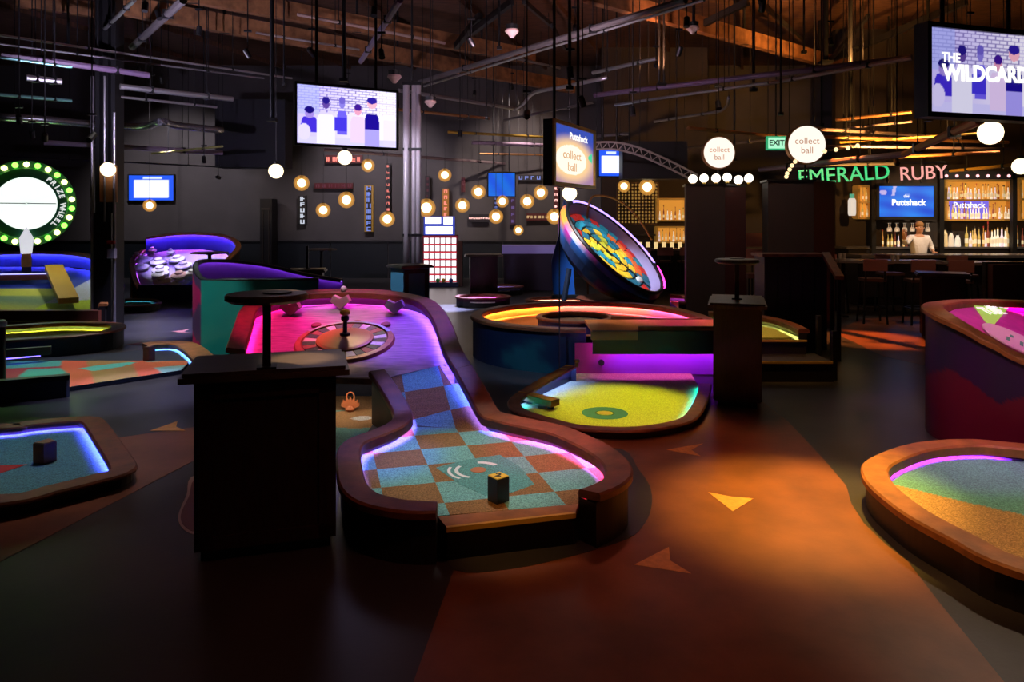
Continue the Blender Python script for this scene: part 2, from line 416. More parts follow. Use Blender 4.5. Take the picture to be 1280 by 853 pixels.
Bp = [F(723, 611, ZB), F(744, 603, ZB), F(756, 592, ZB), F(752, 578, ZB), F(736, 565, ZB), F(716, 554, ZB), F(685, 541, ZB), F(640, 531, ZB), F(612, 524, ZB), Vector((-.25, 5.56, .295)), Vector((-.37, 5.84, .41)), Vector((-.49, 6.14, .525)), Vector((-.615, 6.43, .64)), Vector((-.74, 6.95, .77)), Vector((-.876, 7.37, .875)), Vector((-1.06, 7.66, .945)), Vector((-1.42, 7.83, .99)), Vector((-1.83, 7.88, 1.0)), Vector((-2.25, 7.83, .99)), Vector((-2.53, 7.66, .95)), Vector((-2.61, 7.40, .88)), Vector((-2.51, 6.95, .77)), Vector((-2.38, 6.42, .64))]
zi = [CB]*10+[.29, .40]
pb = []
for i, p in enumerate(Bp):
    pb.append((p.x, p.y, p.z, zi[i] if i < 12 else deck(p.x, p.y), 0))
rail_course(rt, pb[:12], 1, .165, leds=((.06, .3, (1, .03, .30), 1.0), (.3, .72, (1, .10, .7), 1.15), (.72, 1, (.14, .10, 1), 1.2)), led_es=50, edge_mat=CHK, tilt=.02)
rail_course(rt, pb[11:], 1, .165, leds=((.0, .16, (.10, .06, 1), .7), (.16, .42, (.18, .08, 1), .6), (.42, .7, (.9, .03, .8), .4), (.7, 1, (1, .01, .2), .5)), led_es=75, tilt=.02, edge_mat=DECKM)
bowl = [A[k] for k in range(0, 11)]+[Vector((-.25, 5.56, 0))]+[Bp[k] for k in range(8, -1, -1)]+[F(724, 630, CB), F(547, 645, CB)]
flat_poly('checkered_carpet', bowl, CHK, rt, z=CB)
mb = MB(); n = 8                                                          # the ramp
for i in range(n+1):
    t = i/n; s = smoothstep(0, 1, t)*.35+t*.65
    l = Vector((-.79, 5.66, .18)).lerp(Vector((-1.13, 6.19, .44)), t); r = Vector((-.23, 5.52, .18)).lerp(Vector((-.60, 6.44, .5025)), t)
    mb.v += [l, r]
for i in range(n): mb.f.append((2*i, 2*i+1, 2*i+3, 2*i+2))
mb.build('ramp_carpet', CHK, rt)
dk = [(-.60, 6.44), (-.71, 6.95), (-.85, 7.4), (-1.05, 7.69), (-1.42, 7.86), (-1.83, 7.91), (-2.25, 7.86), (-2.55, 7.69), (-2.63, 7.40), (-2.53, 6.95), (-2.40, 6.40), (-2.36, 6.25), (-1.13, 6.15)]
DECKM = M('streaked_deck', (.52, .34, .44), .4, noise=(5, .32), stretch=(1.2, 7, 1))
flat_poly('wheel_deck', [Vector((x, y, 0)) for x, y in dk], DECKM, rt, zf=lambda p: deck(*p), thick=.03)
MB().beam((-1.10, 6.14, .415), (-2.38, 6.24, .435), .05, .05).build('deck_lip', WOOD, rt)
MB().add([(-.79, 5.66, 0), (-1.13, 6.17, 0), (-1.13, 6.17, .42), (-.79, 5.66, .18)], [(0, 1, 2, 3)]).build('ramp_side', SKIRT, rt)
MB().box((-1.6, 6.32, .405), (.9, .03, .012)).build('led_strip', EM('led_under_deck', (1, .8, .6), 14), rt)  # glowing bar added to light the low green below
MB().box((-1.75, 7.15, .22), (1.3, .05, .44)).build('underside_panel', NAVY, rt)
# tray in front
a, b, c, d = F(547, 646, .2), F(723, 630, .2), F(719, 641, .2), F(558, 659, .2)
MB().prism([(p.x, p.y) for p in (a, b, c, d)], .17, .2).build('front_board', WOODR, rt)
MB().beam(Vector((d.x, d.y-.008, .19)), Vector((c.x, c.y-.008, .19)), .022, .026).build('gold_edge', GOLD, rt)
MB().prism([(a.x, a.y), (b.x, b.y), (c.x, c.y+.05), (d.x, d.y+.05)], 0.0, .168).build('front_skirt', SKIRT, rt)
# wheel on the deck
R = Matrix.Rotation(math.atan(.25), 3, 'X'); wc = Vector((-1.60, 6.90, deck(0, 6.90)))
def dl(x, y, z=0): return wc+R @ Vector((x, y, z))
TANW = M('tan_wheel_wood', (.55, .26, .09), .4, noise=(12, .2))
wheel = MB().lathe([(.33, .0), (.475, .004), (.46, .03), (.41, .035), (.40, .02), (.33, .018)], wc, 40, R).build('roulette_wheel', TANW, rt)
MB().lathe([(.27, .0), (.27, .04), (.24, .05), (.03, .075), (.01, .075)], wc, 36, R).build('wheel_cone', M('gold_wheel_wood', (.62, .33, .06), .35), wheel)
pc = [M('pocket_black', (.01, .01, .012), .4), M('pocket_white', (.75, .72, .72), .4), M('pocket_red', (.35, .02, .03), .4)]
for k in range(26):
    a0 = 2*math.pi*k/26; mb = MB(); q = []
    for (r, z) in ((.275, .012), (.395, .016), (.395, .030), (.275, .026)):
        for s in (-.5, .5):
            an = a0+s*2*math.pi/26*.9; q.append(dl(r*math.cos(an), r*math.sin(an), z))
    mb.add(q, [(4, 5, 7, 6), (0, 1, 3, 2), (2, 3, 5, 4), (0, 2, 4, 6), (1, 3, 5, 7), (0, 1, 7, 6)]); 
    mb.build('pocket', pc[(0, 1, 0, 2)[k % 4]], wheel)
mb = MB()
for k in range(13):
    an = math.radians(25+130*k/12)
    for (r, z) in ((.41, .036), (.452, .032)): mb.v.append(dl(r*math.cos(an), r*math.sin(an), z+.004))
for k in range(12): mb.f.append((2*k, 2*k+1, 2*k+3, 2*k+2))
mb.build('felt_arc', M('pale_green_felt', (.45, .75, .55), .8), wheel)
MB().lathe([(.05, .07), (.05, .09), (.022, .10), (.02, .20), (.038, .22), (.038, .25), (.02, .26)], wc, 16).build('spindle', BLACK, wheel)
MB().lathe([(.015, .258), (.045, .27), (.05, .295), (.03, .315), (.01, .32)], wc, 16).build('finial', GOLD, wheel)
for (x, y) in ((.32, .42), (-.38, .40), (.02, .47)):
    MB().lathe([(.05, .0), (.05, .02), (.04, .025)], dl(x, y), 14, R).build('stud', M('brown_stud', (.25, .09, .05), .5), rt)
for (px, py, m) in ((366, 391, CREAM), (428, 383, M('pink_marker', (.9, .45, .55), .4)), (495, 389, M('lilac_marker', (.75, .68, .85), .4))):
    # card-suit markers standing on the banked deck
    k = (py-HOR)/FPX; Y = 2.9075/(.25+k); p = Vector(((px-640)/FPX*Y, Y-.08, deck(0, Y-.08)))
    MB().add([p+Vector(q) for q in ((0, -.03, .0), (.105, -.045, .085), (.07, -.05, .15), (0, -.05, .115), (-.07, -.05, .15), (-.105, -.045, .085),
                                   (0, .06, .0), (.105, .06, .085), (.07, .06, .15), (0, .06, .115), (-.07, .06, .15), (-.105, .06, .085))],
             [(0, 1, 2, 3, 4, 5), (11, 10, 9, 8, 7, 6)]+[(i, (i+1) % 6, 6+(i+1) % 6, 6+i) for i in range(6)]).build('suit_marker', m, rt)
MB().sphere((-1.855, 7.93, 1.03), .035, 12).build('white_knob', WHITE, rt)
# number post, hole and print on the checkered carpet
np_ = thing('number_post', 'small black box post with a yellow top marked 2 on the checkered carpet', 'number post', F(623, 626, CB))
MB().box((0, 0, .07), (.088, .088, .14), math.radians(40)).build('box', BLACK, np_, local=True)
MB().box((0, 0, .143), (.084, .084, .006), math.radians(40)).build('yellow_cap', M('yellow_cap', (.85, .55, .05), .4, emit=(1, .6, .05), es=.15), np_, local=True)
text('numeral', '2', .075, BLACK, np_, (0, 0, .148), (0, 0, math.radians(-8)), .001, .002)
h = F(598, 588, CB)
MB().lathe([(.052, CB+.001), (.052, CB+.003), (.04, CB+.003)], (h.x, h.y, 0), 20).build('cup_hole', M('orange_cup', (.45, .18, .06), .6), rt)
mb = MB()
for (r0, r1, a0, a1) in ((.13, .155, 150, 250), (.18, .20, 165, 235), (.12, .16, 40, 95)):
    k0 = len(mb.v)
    for k in range(9):
        an = math.radians(a0+(a1-a0)*k/8)
        for r in (r0, r1): mb.v.append(Vector((h.x+r*math.cos(an), h.y+r*math.sin(an), CB+.003)))
    for k in range(8): mb.f.append((k0+2*k, k0+2*k+1, k0+2*k+3, k0+2*k+2))
mb.build('white_emblem', M('white_print', (.75, .85, .85), .8), rt)
flat_poly('teal_print', [F(x, y, CB) for x, y in ((545, 585), (583, 575), (625, 569), (650, 584), (668, 606), (640, 616), (607, 620), (575, 606))], TEAL_C, rt, z=CB+.0015, thick=.001)

# ================================================================ low return green under the roulette deck
lg = thing('return_green', 'low turquoise and tan green tucked below the roulette deck lip', 'putting hole', (-1.6, 6.3, 0))
MB().prism([(-2.3, 5.2), (-1.18, 5.15), (-1.0, 5.5), (-1.16, 6.2), (-1.16, 7.1), (-2.3, 7.1)], 0, .055).build('base', NAVY, lg)
e = F(452, 523, .06)
def lgc(x, y):
    r = math.hypot((x-e.x)/1.25, (y-e.y))
    if r < .07: return (.75, .8, .78)
    if r < .30: return (.42, .25, .10)
    if y > 6.55: return (.30, .19, .09)
    return (.13, .42, .38)
grid_patch('carpet', PRINT, lg, -2.28, -1.18, 5.2, 7.08, 60, 90, lambda x, y: .06, lambda x, y: True, lgc)
lt = thing('lotus_ornament', 'orange lotus-shaped ornament standing on the low turquoise green', 'ornament', F(438, 514, .06))
OR = M('orange_plastic', (.75, .26, .10), .5)
MB().lathe([(.03, 0), (.05, .02), (.03, .05)], (0, 0, 0), 12).build('foot', OR, lt, local=True)
for k in range(7):
    an = math.radians(-75+25*k); mb = MB(); x = math.sin(an)*.085; z = .03+.08*math.cos(an)*.9
    mb.add([(0, -.02, .02), (x*.7-.022, -.015, z*.7+.01), (x, -.01, z+.03), (x*.7+.022, -.015, z*.7+.01), (0, .02, .02), (x*.7-.022, .015, z*.7+.01), (x, .01, z+.03), (x*.7+.022, .015, z*.7+.01)],
           [(0, 1, 2, 3), (7, 6, 5, 4), (0, 1, 5, 4), (1, 2, 6, 5), (2, 3, 7, 6), (3, 0, 4, 7)]); mb.build('petal', OR, lt, local=True)
mb = MB().tube([(.035*math.cos(a*math.pi/6), 0, .13+.04*math.sin(a*math.pi/6)) for a in range(12)], .007, 6, closed=True); mb.build('loop', OR, lt, local=True)

# ================================================================ left near green (blue lit)
g = thing('blue_lit_green', 'low teal green glowing blue inside its brown rail at the left edge', 'putting hole', (-3.6, 5.3, 0))
z = .1
P = [F(0, 617, z)-Vector((.9, -.15, 0)), F(0, 617, z), F(60, 606, z), F(118, 592, z), F(134, 588, z), F(136, 582, z), F(122, 558, z), F(107, 534, z), F(101, 528, z), F(90, 527, z), F(40, 531, z), F(0, 536, z), F(0, 536, z)-Vector((1.2, .2, 0))]
rail_course(g, [(p.x, p.y, z, .03, 0) for p in P], 1, .17, n=5, leds=((.22, .6, (.10, .07, 1), 1.5), (.6, 1, (.14, .06, 1), 1.1)), led_es=75, wall_mat=SKIRT, thick=.025, lip=.012, edge_mat=TEAL_C)
flat_poly('carpet', P, TEAL_C, g, z=.03)
RED = M('red_print', (.6, .06, .03), .8)
flat_poly('red_triangle', [F(x, y, .03) for x, y in ((-12, 583), (34, 581), (-5, 594))], RED, g, z=.033, thick=.002)
b = thing('wooden_block', 'brown wooden block standing on the blue-lit teal green', 'block', F(58, 576, .03))
BRB = M('brown_block', (.22, .07, .03), .5, noise=(10, .3))
MB().prism([(-.065, -.05), (.03, -.075), (.075, .0), (-.02, .06)], 0, .14).build('block', BRB, b, local=True)
MB().prism([(-.06, -.045), (.028, -.068), (.068, .0), (-.018, .053)], .14, .147).build('cap', WOODR, b, local=True)

# ================================================================ flat patchwork strip on the left
s = thing('patchwork_strip_green', 'long flat patchwork green of red, teal and tan at the left', 'putting hole', (-5, 7.9, 0))
z = .05
poly = [F(-40, 452, z), F(8, 449, z), F(76, 446, z), F(152, 440, z), F(186, 436, z), F(214, 433, z), F(232, 441, z), F(236, 452, z), F(226, 463, z), F(178, 470, z), F(118, 479, z), F(85, 484, z), F(-40, 497, z)]
zones = [((.10, .55, .50), [(98, 461), (120, 457), (160, 453), (172, 453), (150, 459), (118, 464)]), ((.06, .38, .36), [(-40, 452), (63, 448), (78, 450), (75, 458), (-40, 463)]), ((.06, .38, .36), [(24, 470), (34, 462), (76, 460), (84, 467), (84, 484), (20, 490)]),
         ((.30, .04, .06), [(-40, 440), (70, 440), (90, 500), (-40, 500)]), ((.62, .12, .06), [(70, 440), (103, 440), (121, 485), (86, 490)]), ((.36, .22, .08), [(103, 440), (152, 430), (176, 475), (121, 485)]),
         ((.62, .12, .06), [(152, 430), (172, 430), (182, 452), (202, 466), (176, 475)]), ((.62, .16, .06), [(180, 453), (236, 450), (236, 456), (190, 460)])]
zones = [(c, in_poly([(F(a_, b_, z).x, F(a_, b_, z).y) for a_, b_ in q])) for c, q in zones]
def strip_col(x, y):
    for c, f in zones:
        if f(x, y): return c
    return (.22, .48, .47)
grid_patch('carpet', PRINT, s, -8.2, -3.6, 7.2, 8.9, 160, 100, lambda x, y: z, in_poly([(p.x, p.y) for p in poly]), strip_col)
flat_poly('base', poly, NAVY, s, z=z-.004, thick=.04)
zz = .13
P = [F(184, 432, zz), F(205, 430, zz), F(218, 431, zz), F(228, 436, zz), F(238, 445, zz), F(241, 449, zz)]
rail_course(s, [(p.x, p.y, zz, z, 0) for p in P], -1, .26, leds=((0, 1, (.15, .2, 1), 1.2),), led_es=60, wall_mat=SKIRT, rail_mat=WOODR, lip=.015, edge_mat=TEAL_C)
MB().beam(F(-30, 481, .2), F(87, 471, .2), .1, .05).build('side_rail', BLACK, s)
p0, p1 = F(-30, 481, .2), F(87, 471, .2); MB().prism([(p0.x, p0.y-.05), (p1.x, p1.y-.05), (p1.x, p1.y), (p0.x, p0.y)], 0, .18).build('side_skirt', NAVY, s)
p0, p1 = F(8, 442, .18), F(64, 438, .18); MB().beam(p0, p1, .07, .1).build('back_rail', BLACK, s)
MB().beam(p0-Vector((0, .05, .06)), p1-Vector((.1, .05, .06)), .012, .012).build('led_strip', EM('led_blue_strip', (.15, .1, 1), 5), s)
b = copy_tree(b); b.location = F(187, 450, z); b.scale = (.9, .9, 1.15); b['label'] = 'brown wooden block at the lit end of the patchwork strip'
p = thing('barrier_post', 'black post with a lavender knob at the left picture edge', 'post', F(3, 488, 0))
MB().lathe([(.07, 0), (.07, .02), (.03, .03), (.03, .66), (.025, .68)], (0, 0, 0), 14).build('pole', BLACK, p, local=True)
MB().sphere((0, 0, .70), .045, 14).build('knob', M('lavender_knob', (.5, .45, .7), .3), p, local=True)
# ================================================================ raised ring bowl with the yellow green in front
rb = thing('ring_bowl_hole', 'raised navy ring bowl with orange lanes and a walnut rim in mid room', 'putting hole', (1.1, 9.5, 0))
P = [(.87, 8.44), (.45, 8.52), (.05, 8.74), (-.25, 9.08), (-.40, 9.55), (-.30, 10.1), (.05, 10.6), (.55, 10.92), (1.1, 11.02), (1.75, 10.85), (2.2, 10.35), (2.40, 9.6), (2.42, 8.97)]
def navy_mural(u, v, p):
    w = math.sin(p.x*5.2+math.sin(p.z*9)*1.3)+.7*math.sin(p.y*3.1+p.z*7)
    return mixc((.008, .022, .055), (.012, .09, .11), smoothstep(.55, .9, w)) if w > 0 else (.006, .016, .05)
ORC = M('orange_carpet', (.70, .28, .10), .9, noise=(100, .4), bump=(150, .5))
ORWALL = M('orange_inner_wall', (.75, .30, .08), .6)
rail_course(rb, [(x, y, .53, .36, 0) for x, y in P], -1, .15, skirt_mat=MURAL, skirt_col=navy_mural, wall_mat=ORWALL, edge_mat=ORC,
            leds=((.0, .25, (.2, .25, 1), .7), (.25, .62, (1, .42, .10), 1.2), (.62, .8, (1, .2, .45), 1.3), (.8, 1, (.7, .1, 1), 1.2)), led_es=55.)
flat_poly('lane_carpet', [Vector((x, y, 0)) for x, y in P]+[Vector((2.42, 8.9, 0)), Vector((.87, 8.9, 0))], ORC, rb, z=.36)
Hc = [(.83+.43*math.cos(a*math.pi/10), 9.45+.43*math.sin(a*math.pi/10)) for a in range(20)]
hub = [(x, y, .53, .44, .36) for x, y in Hc]
rail_course(rb, hub, 1, .09, closed=True, n=2, thick=.03, skirt_mat=M('blue_hub', (.05, .07, .25), .5), wall_mat=NAVY)
MB().lathe([(.44, .44), (.44, .45), (.42, .45)], (.83, 9.45, 0), 28).build('hub_floor', M('grey_hub_floor', (.16, .15, .17), .5), rb)
mb = MB(); pts = catmull([Vector((1.28, 9.22, .52)), Vector((1.7, 9.02, .52)), Vector((2.2, 9.12, .50)), Vector((2.42, 9.2, .50))], 6)
mb.tube(pts, .045, 6); mb.build('lane_divider', WOOD, rb)
MB().tube([p-Vector((0, .05, .06)) for p in pts], .008, 5).build('led_strip', EM('led_violet', (.45, .1, 1), 26), rb)
MB().prism([(.9, 8.08), (2.56, 8.08), (2.56, 8.95), (.9, 8.95)], .52, .55).build('front_lane', ORC, rb)
MB().box((1.73, 8.06, .42), (1.66, .04, .26)).build('fascia', M('slate_fascia', (.02, .023, .03), .5), rb)
MB().box((1.14, 8.03, .50), (.52, .05, .09)).build('lane_gate', M('tan_gate', (.42, .26, .14), .6), rb)
MB().beam((1.42, 8.09, .575), (2.56, 8.09, .575), .04, .04).build('lane_rail', WOODR, rb)
def pw(v, i): return mixc((.35, .03, .10), (.38, .12, .55), smoothstep(.95, 1.4, v.x+.15*math.sin(v.z*12)))
mb = MB()
for i in range(25):
    for k in range(5): mb.v.append(Vector((.72+1.84*i/24, 8.25, .02+.36*k/4)))
for i in range(24):
    for k in range(4): mb.f.append((i*5+k, i*5+k+1, i*5+k+6, i*5+k+5))
mb.build('back_panel', MURAL, rb, col=pw)
MB().tube([(.95, 8.11, .345), (2.54, 8.11, .345)], .01, 5).build('led_strip', EM('led_purple', (.55, .05, 1), 60), rb)
MB().lathe([(.035, 0), (.035, .03)], (1.02, 8.24, .16), 14, Matrix.Rotation(math.pi/2, 3, 'X')).build('ball_exit', BLACK, rb)
YEL = M('yellow_carpet', (.58, .64, .16), .9, noise=(120, .4), bump=(150, .5))
yg = thing('yellow_green', 'bright yellow green with cyan glowing edges and a teal target ring', 'putting hole', (1.0, 6.9, 0))
z = .08
Q = [(F(874, 479, z), z), (F(869, 496, z), z), (F(857, 516, z), z), (F(841, 525, z), z), (F(802, 532, z), z), (F(763, 533, z), z), (F(725, 530.5, z), z), (F(694, 523, z), z), (F(664, 514, z), z), (F(652, 505, z), z), (Vector((.13, 6.85, .12)), .12), (Vector((.40, 7.32, .17)), .17), (Vector((.70, 7.85, .20)), .20)]
rail_course(yg, [(p.x, p.y, q, .03, 0) for p, q in Q], -1, .13, thick=.02, n=5, lip=.008, wall_mat=SKIRT, edge_mat=YEL,
            leds=((0, .25, (.0, .5, 1), 1.2), (.25, .62, (.9, .9, .1), .2), (.62, .82, (.0, .45, 1), 1.1), (.82, 1, (.1, .15, 1), .8)), led_es=60.)
flat_poly('carpet', [p for p, q in Q]+[Vector((.72, 8.25, 0)), Vector((2.05, 8.25, 0))], YEL, yg, z=.03)
c = F(756, 517, .03)
def ringp(name, r0, r1, m, zz):
    mb = MB()
    for k in range(33):
        an = 2*math.pi*k/32
        for r in (r0, r1): mb.v.append(Vector((c.x+r*math.cos(an), c.y+r*math.sin(an), zz)))
    for k in range(32): mb.f.append((2*k, 2*k+1, 2*k+3, 2*k+2))
    mb.build(name, m, yg)
ringp('target_ring', .09, .21, M('teal_target_print', (.03, .20, .45), .8), .034)
ringp('target_ring', .075, .09, M('navy_print', (.03, .1, .14), .8), .034)
ringp('cup_hole', .0, .06, M('tan_cup', (.6, .42, .16), .6), .036)
bm_ = thing('bumper_beam', 'short walnut bumper beam lying on the yellow green by its left corner', 'bumper', F(676, 503, .03))
bo = wl(bm_); a, b = F(657, 495, .09), F(694, 504, .09)
MB().beam(a, b, .12, .06).build('beam', WOODR, bm_)
for q in (a.lerp(b, .15), a.lerp(b, .85)): MB().lathe([(.03, .03), (.03, .065)], (q.x, q.y, 0), 10).build('foot', BLACK, bm_)
for k in range(9):
    a = Vector((.16, 6.92, .127)).lerp(Vector((.68, 7.82, .2)), k/8); MB().box(a+Vector((-.06, .03, 0)), (.08, .03, .008), math.radians(-30)).build('rail_rib', GOLD, yg)
MB().lathe([(.02, 0), (.02, .05), (.035, .055), (.035, .08)], (.70, 7.78, .2), 10).build('rail_knob', WOOD, yg)

# ================================================================ stepped green behind the second podium
st = thing('stepped_green', 'black stepped platform with gold step edges and a small yellow green', 'putting hole', (3.1, 8.8, 0))
MB().box((3.08, 8.20, .11), (.95, .5, .22)).build('step', M('dark_step', (.018, .012, .02), .5), st)
MB().box((3.02, 9.2, .19), (.85, 1.55, .38)).build('step', M('dark_step'), st)
MB().beam((2.60, 7.95, .215), (3.54, 7.95, .215), .02, .025).build('step_nosing', GOLD, st)
MB().beam((2.58, 8.42, .375), (3.45, 8.42, .375), .02, .025).build('step_nosing', GOLD, st)
flat_poly('carpet', [Vector((x, y, 0)) for x, y in ((2.7, 8.5), (3.3, 8.5), (3.36, 9.2), (3.1, 9.9), (2.7, 9.95))], YEL, st, z=.40, thick=.02)
P = [(3.38, 8.5), (3.42, 9.0), (3.36, 9.5), (3.1, 9.95), (2.75, 10.05)]
rail_course(st, [(x, y, .50, .38, .38) for x, y in P], 1, .13, leds=((0, 1, (.8, .9, .15), .8),), led_es=55.)
MB().box((2.78, 8.9, .402), (.16, .5, .006)).build('cyan_mark', M('cyan_print', (.12, .55, .6), .8), st)
hr = thing('step_enclosure', 'dark panelled half wall with a wooden cap behind the stepped green', 'half wall', (3.9, 10.1, 0))
MB().box((3.9, 10.1, .64), (.86, .4, 1.28)).build('panel', M('half_wall_panel', (.016, .012, .014), .5), hr)
for k in range(5): MB().box((3.56+.17*k, 9.893, .64), (.15, .016, 1.2)).build('board', M('half_wall_board', (.020, .014, .016), .5), hr)
MB().box((3.9, 10.1, 1.30), (.94, .48, .04)).build('cap', WOOD, hr)
MB().beam((4.33, 9.95, 1.32), (4.12, 9.05, 1.06), .10, .05).build('sloping_cap', WOOD, hr)
for (x, y, h) in ((4.13, 9.1, 1.05), (4.22, 9.5, 1.16)): MB().box((x, y, h/2), (.04, .04, h)).build('baluster', BLACKM, hr)
for (x, y, h) in ((3.60, 8.05, .55), (3.62, 8.5, .66)): MB().box((x, y, h/2), (.05, .05, h)).build('newel', BLACKM, hr)

# ================================================================ free-standing pillars with round signs
PILL = M('charcoal_pillar', (.045, .037, .036), .6)
PILR = M('maroon_pillar_side', (.085, .018, .018), .6)
def pillar(label, x0, x1, x2, Y, ztop, sign_px, sign_py, sr, slabel):
    a = D(x0, 274, Y); b = D(x1, 274, Y); e = D(x2, 274, Y+.55)
    t = thing('pillar_cabinet', label, 'pillar', ((a.x+e.x)/2, Y+.3, 0), group='tall dark pillars with ball signs')
    MB().prism([(a.x, Y), (b.x, Y), (e.x, Y+.55), (a.x+.1, Y+.55)], 0, ztop).build('body', PILL, t)
    MB().add([(b.x+.004, Y-.003, 0), (e.x+.006, Y+.55, 0), (e.x+.006, Y+.55, ztop), (b.x+.004, Y-.003, ztop)], [(0, 1, 2, 3)]).build('side_panel', PILR, t)
    MB().prism([(a.x-.03, Y-.03), (b.x+.03, Y-.03), (e.x+.03, Y+.58), (a.x+.07, Y+.58)], ztop, ztop+.03).build('cap', BLACK, t)
    p = D(sign_px, sign_py, Y+.2)
    s = thing('round_sign', slabel, 'sign', (p.x, p.y, ztop+.03), group='round lit ball-collection signs')
    L = p-wl(s); R_ = Matrix.Rotation(math.pi/2, 3, 'X')
    MB().tube([(0, .02, 0), (0, .02, L.z-sr)], .02, 8).build('stem', BLACKM, s, local=True)
    MB().lathe([(sr*1.08, -.05), (sr*1.08, .05), (sr*.98, .05)], L, 36, R_).build('rim', COPPER, s, local=True)
    MB().lathe([(sr, .0), (sr, .056), (sr*.9, .06)], L, 36, R_).build('face', EM('lit_sign_face', (1, .90, .78), 1.15), s, local=True)
    TX = M('copper_letters', (.45, .16, .08), .6, emit=(.75, .42, .28), es=.55)
    text('lettering', 'collect', sr*.50, TX, s, L+Vector((0, -.063, sr*.18)), ext=.002)
    text('lettering', 'ball', sr*.50, TX, s, L+Vector((0, -.063, -sr*.32)), ext=.002)
    return t
pillar('tall charcoal pillar cabinet with maroon side under the smaller round sign', 858, 906, 932, 12.5, 2.38, 898, 191, .27, 'round white lit collect ball sign above the left pillar')
pillar('tall charcoal pillar cabinet with maroon side under the larger round sign', 960, 1017, 1043, 11.5, 2.40, 1007, 181, .30, 'round white lit collect ball sign above the right pillar, larger of the two')
for i, (px, py) in enumerate(((866, 224), (880, 223), (895, 223), (909, 222), (923, 225), (936, 223))):
    p = D(px, py, 12.6+.1*(i % 2)); t = thing('cluster_bulb', 'white bulb in the row along the top of the left pillar', 'bulb', p-Vector((0, 0, .09)), group='bulb row on the left pillar')
    MB().sphere((0, 0, .09), .08, 14).build('glass', EM('white_bulb', (1, .9, .75), 2.2), t, local=True)
    MB().lathe([(.03, 0), (.03, .03)], (0, 0, -.012), 10).build('socket', GOLD, t, local=True)
fl = thing('fairy_light_string', 'string of tiny warm fairy lights looping around the larger round sign', 'fairy lights', D(985, 222, 11.55))
fp = [D(px, py, 11.55) for px, py in ((983, 221), (984, 217), (987, 212), (990, 207), (994, 202), (1031, 189), (1045, 187), (1060, 185), (1072, 182))]
MB().tube(fp[:5], .006, 5).build('wire', BLACKM, fl); MB().tube([fp[4], fp[4]+Vector((0, .3, .02)), fp[5]+Vector((-.02, .3, 0)), fp[5]], .006, 5).build('wire', BLACKM, fl); MB().tube(fp[5:], .006, 5).build('wire', BLACKM, fl)
MB().tube([fp[0], Vector((fp[0].x, fp[0].y, 2.40))], .006, 5).build('wire', BLACKM, fl)
for p in fp: MB().sphere(p, .035, 8).build('bulb', EM('fairy_glow', (1, .72, .35), 1.6), fl)

# ================================================================ crimson bowl at the right edge
cb = thing('crimson_bowl_hole', 'tall crimson and purple bowl with an amber rim and magenta deck at right', 'putting hole', (4.6, 6, 0))
def pl(x, y): return -.15-.319*x+.374*y
P = [Vector((4.35, 5.0, .60)), Vector((3.91, 5.5, .767)), Vector((3.75, 5.66, .885)), Vector((3.62, 5.90, 1.02)), Vector((3.72, 6.2, 1.055)), Vector((3.975, 6.45, 1.05)), Vector((4.33, 6.72, 1.035)), Vector((4.98, 7.0, 1.0)), Vector((5.9, 7.0, .93))]
def crim(u, v, p):
    k = (p.x-3.3)*.0+u*3.2
    zig = .62-.42*abs(((u*3.4-.18) % 1)-.5)*2*.9
    return (.030, .010, .065) if p.z > zig*1.05 else (.16, .002, .028)
rail_course(cb, [(p.x, p.y, p.z, pl(p.x, p.y), 0) for p in P], -1, .17, n=14, rail_mat=WOODR, skirt_mat=MURAL, skirt_col=None, wall_mat=M('magenta_wall', (.4, .02, .25), .5),
            leds=((.0, 1, (1, .02, .55), 1.0),), led_es=50.)
sk = [c_ for c_ in cb.children if c_.name.startswith('skirt')][0]        # finer mural grid on the outer shell
bpy.data.objects.remove(sk)
mb = MB(); Qs = catmull(P, 14); nn = normals2d([(q.x, q.y) for q in Qs], -1); K = 40
for i, q in enumerate(Qs):
    for k in range(K): mb.v.append(Vector((q.x+nn[i].x*.14, q.y+nn[i].y*.14, (q.z-.045)*k/(K-1))))
for i in range(len(Qs)-1):
    for k in range(K-1): mb.f.append((i*K+k, i*K+k+1, (i+1)*K+k+1, (i+1)*K+k))
def crimc(v, i):
    u = (i//K)/(len(Qs)-1)
    s_ = [(0, .60), (.19, .38), (.34, .60), (.47, .44), (1, .5)]
    for (a, za), (b, zb) in zip(s_, s_[1:]):
        if a <= u <= b: zz_ = za+(zb-za)*(u-a)/(b-a)
    return (.030, .010, .065) if v.z > zz_ else (.17, .002, .028)
mb.build('painted_shell', MURAL, cb, col=crimc)
flat_poly('magenta_deck', P+[Vector((5.9, 5.0, 0))], M('magenta_deck', (.62, .06, .42), .5, noise=(6, .15)), cb, zf=lambda p: pl(*p), thick=.03)
nrm = Vector((.319, -.374, 1)).normalized()
def on(px, py, off=.01):                                                  # a point of the tilted deck
    dv = Vector(((px-640)/FPX, 1, -(py-HOR)/FPX)); t_ = (-.15-1.8)/(dv.z+.319*dv.x-.374); p = Vector((0, 0, 1.8))+dv*t_; return p+nrm*off
tp = [on(1214, 379), on(1266, 379), on(1238, 412)]
ts = thing('triangle_sign', 'green upside-down triangle sign lettered SUPER TUBE on the magenta deck', 'sign', tp[2])
mb = MB(); mb.add(tp+[q-nrm*.008 for q in tp], [(0, 1, 2), (5, 4, 3), (0, 1, 4, 3), (1, 2, 5, 4), (2, 0, 3, 5)]); mb.build('board', M('lime_board', (.30, .5, .10), .5, emit=(.4, .8, .1), es=.5), ts)  # board and letters given a glow to hold their colour under magenta
ax = (tp[1]-tp[0]).normalized(); ay = nrm.cross(ax); Rm = Matrix((ax, ay, nrm)).transposed()
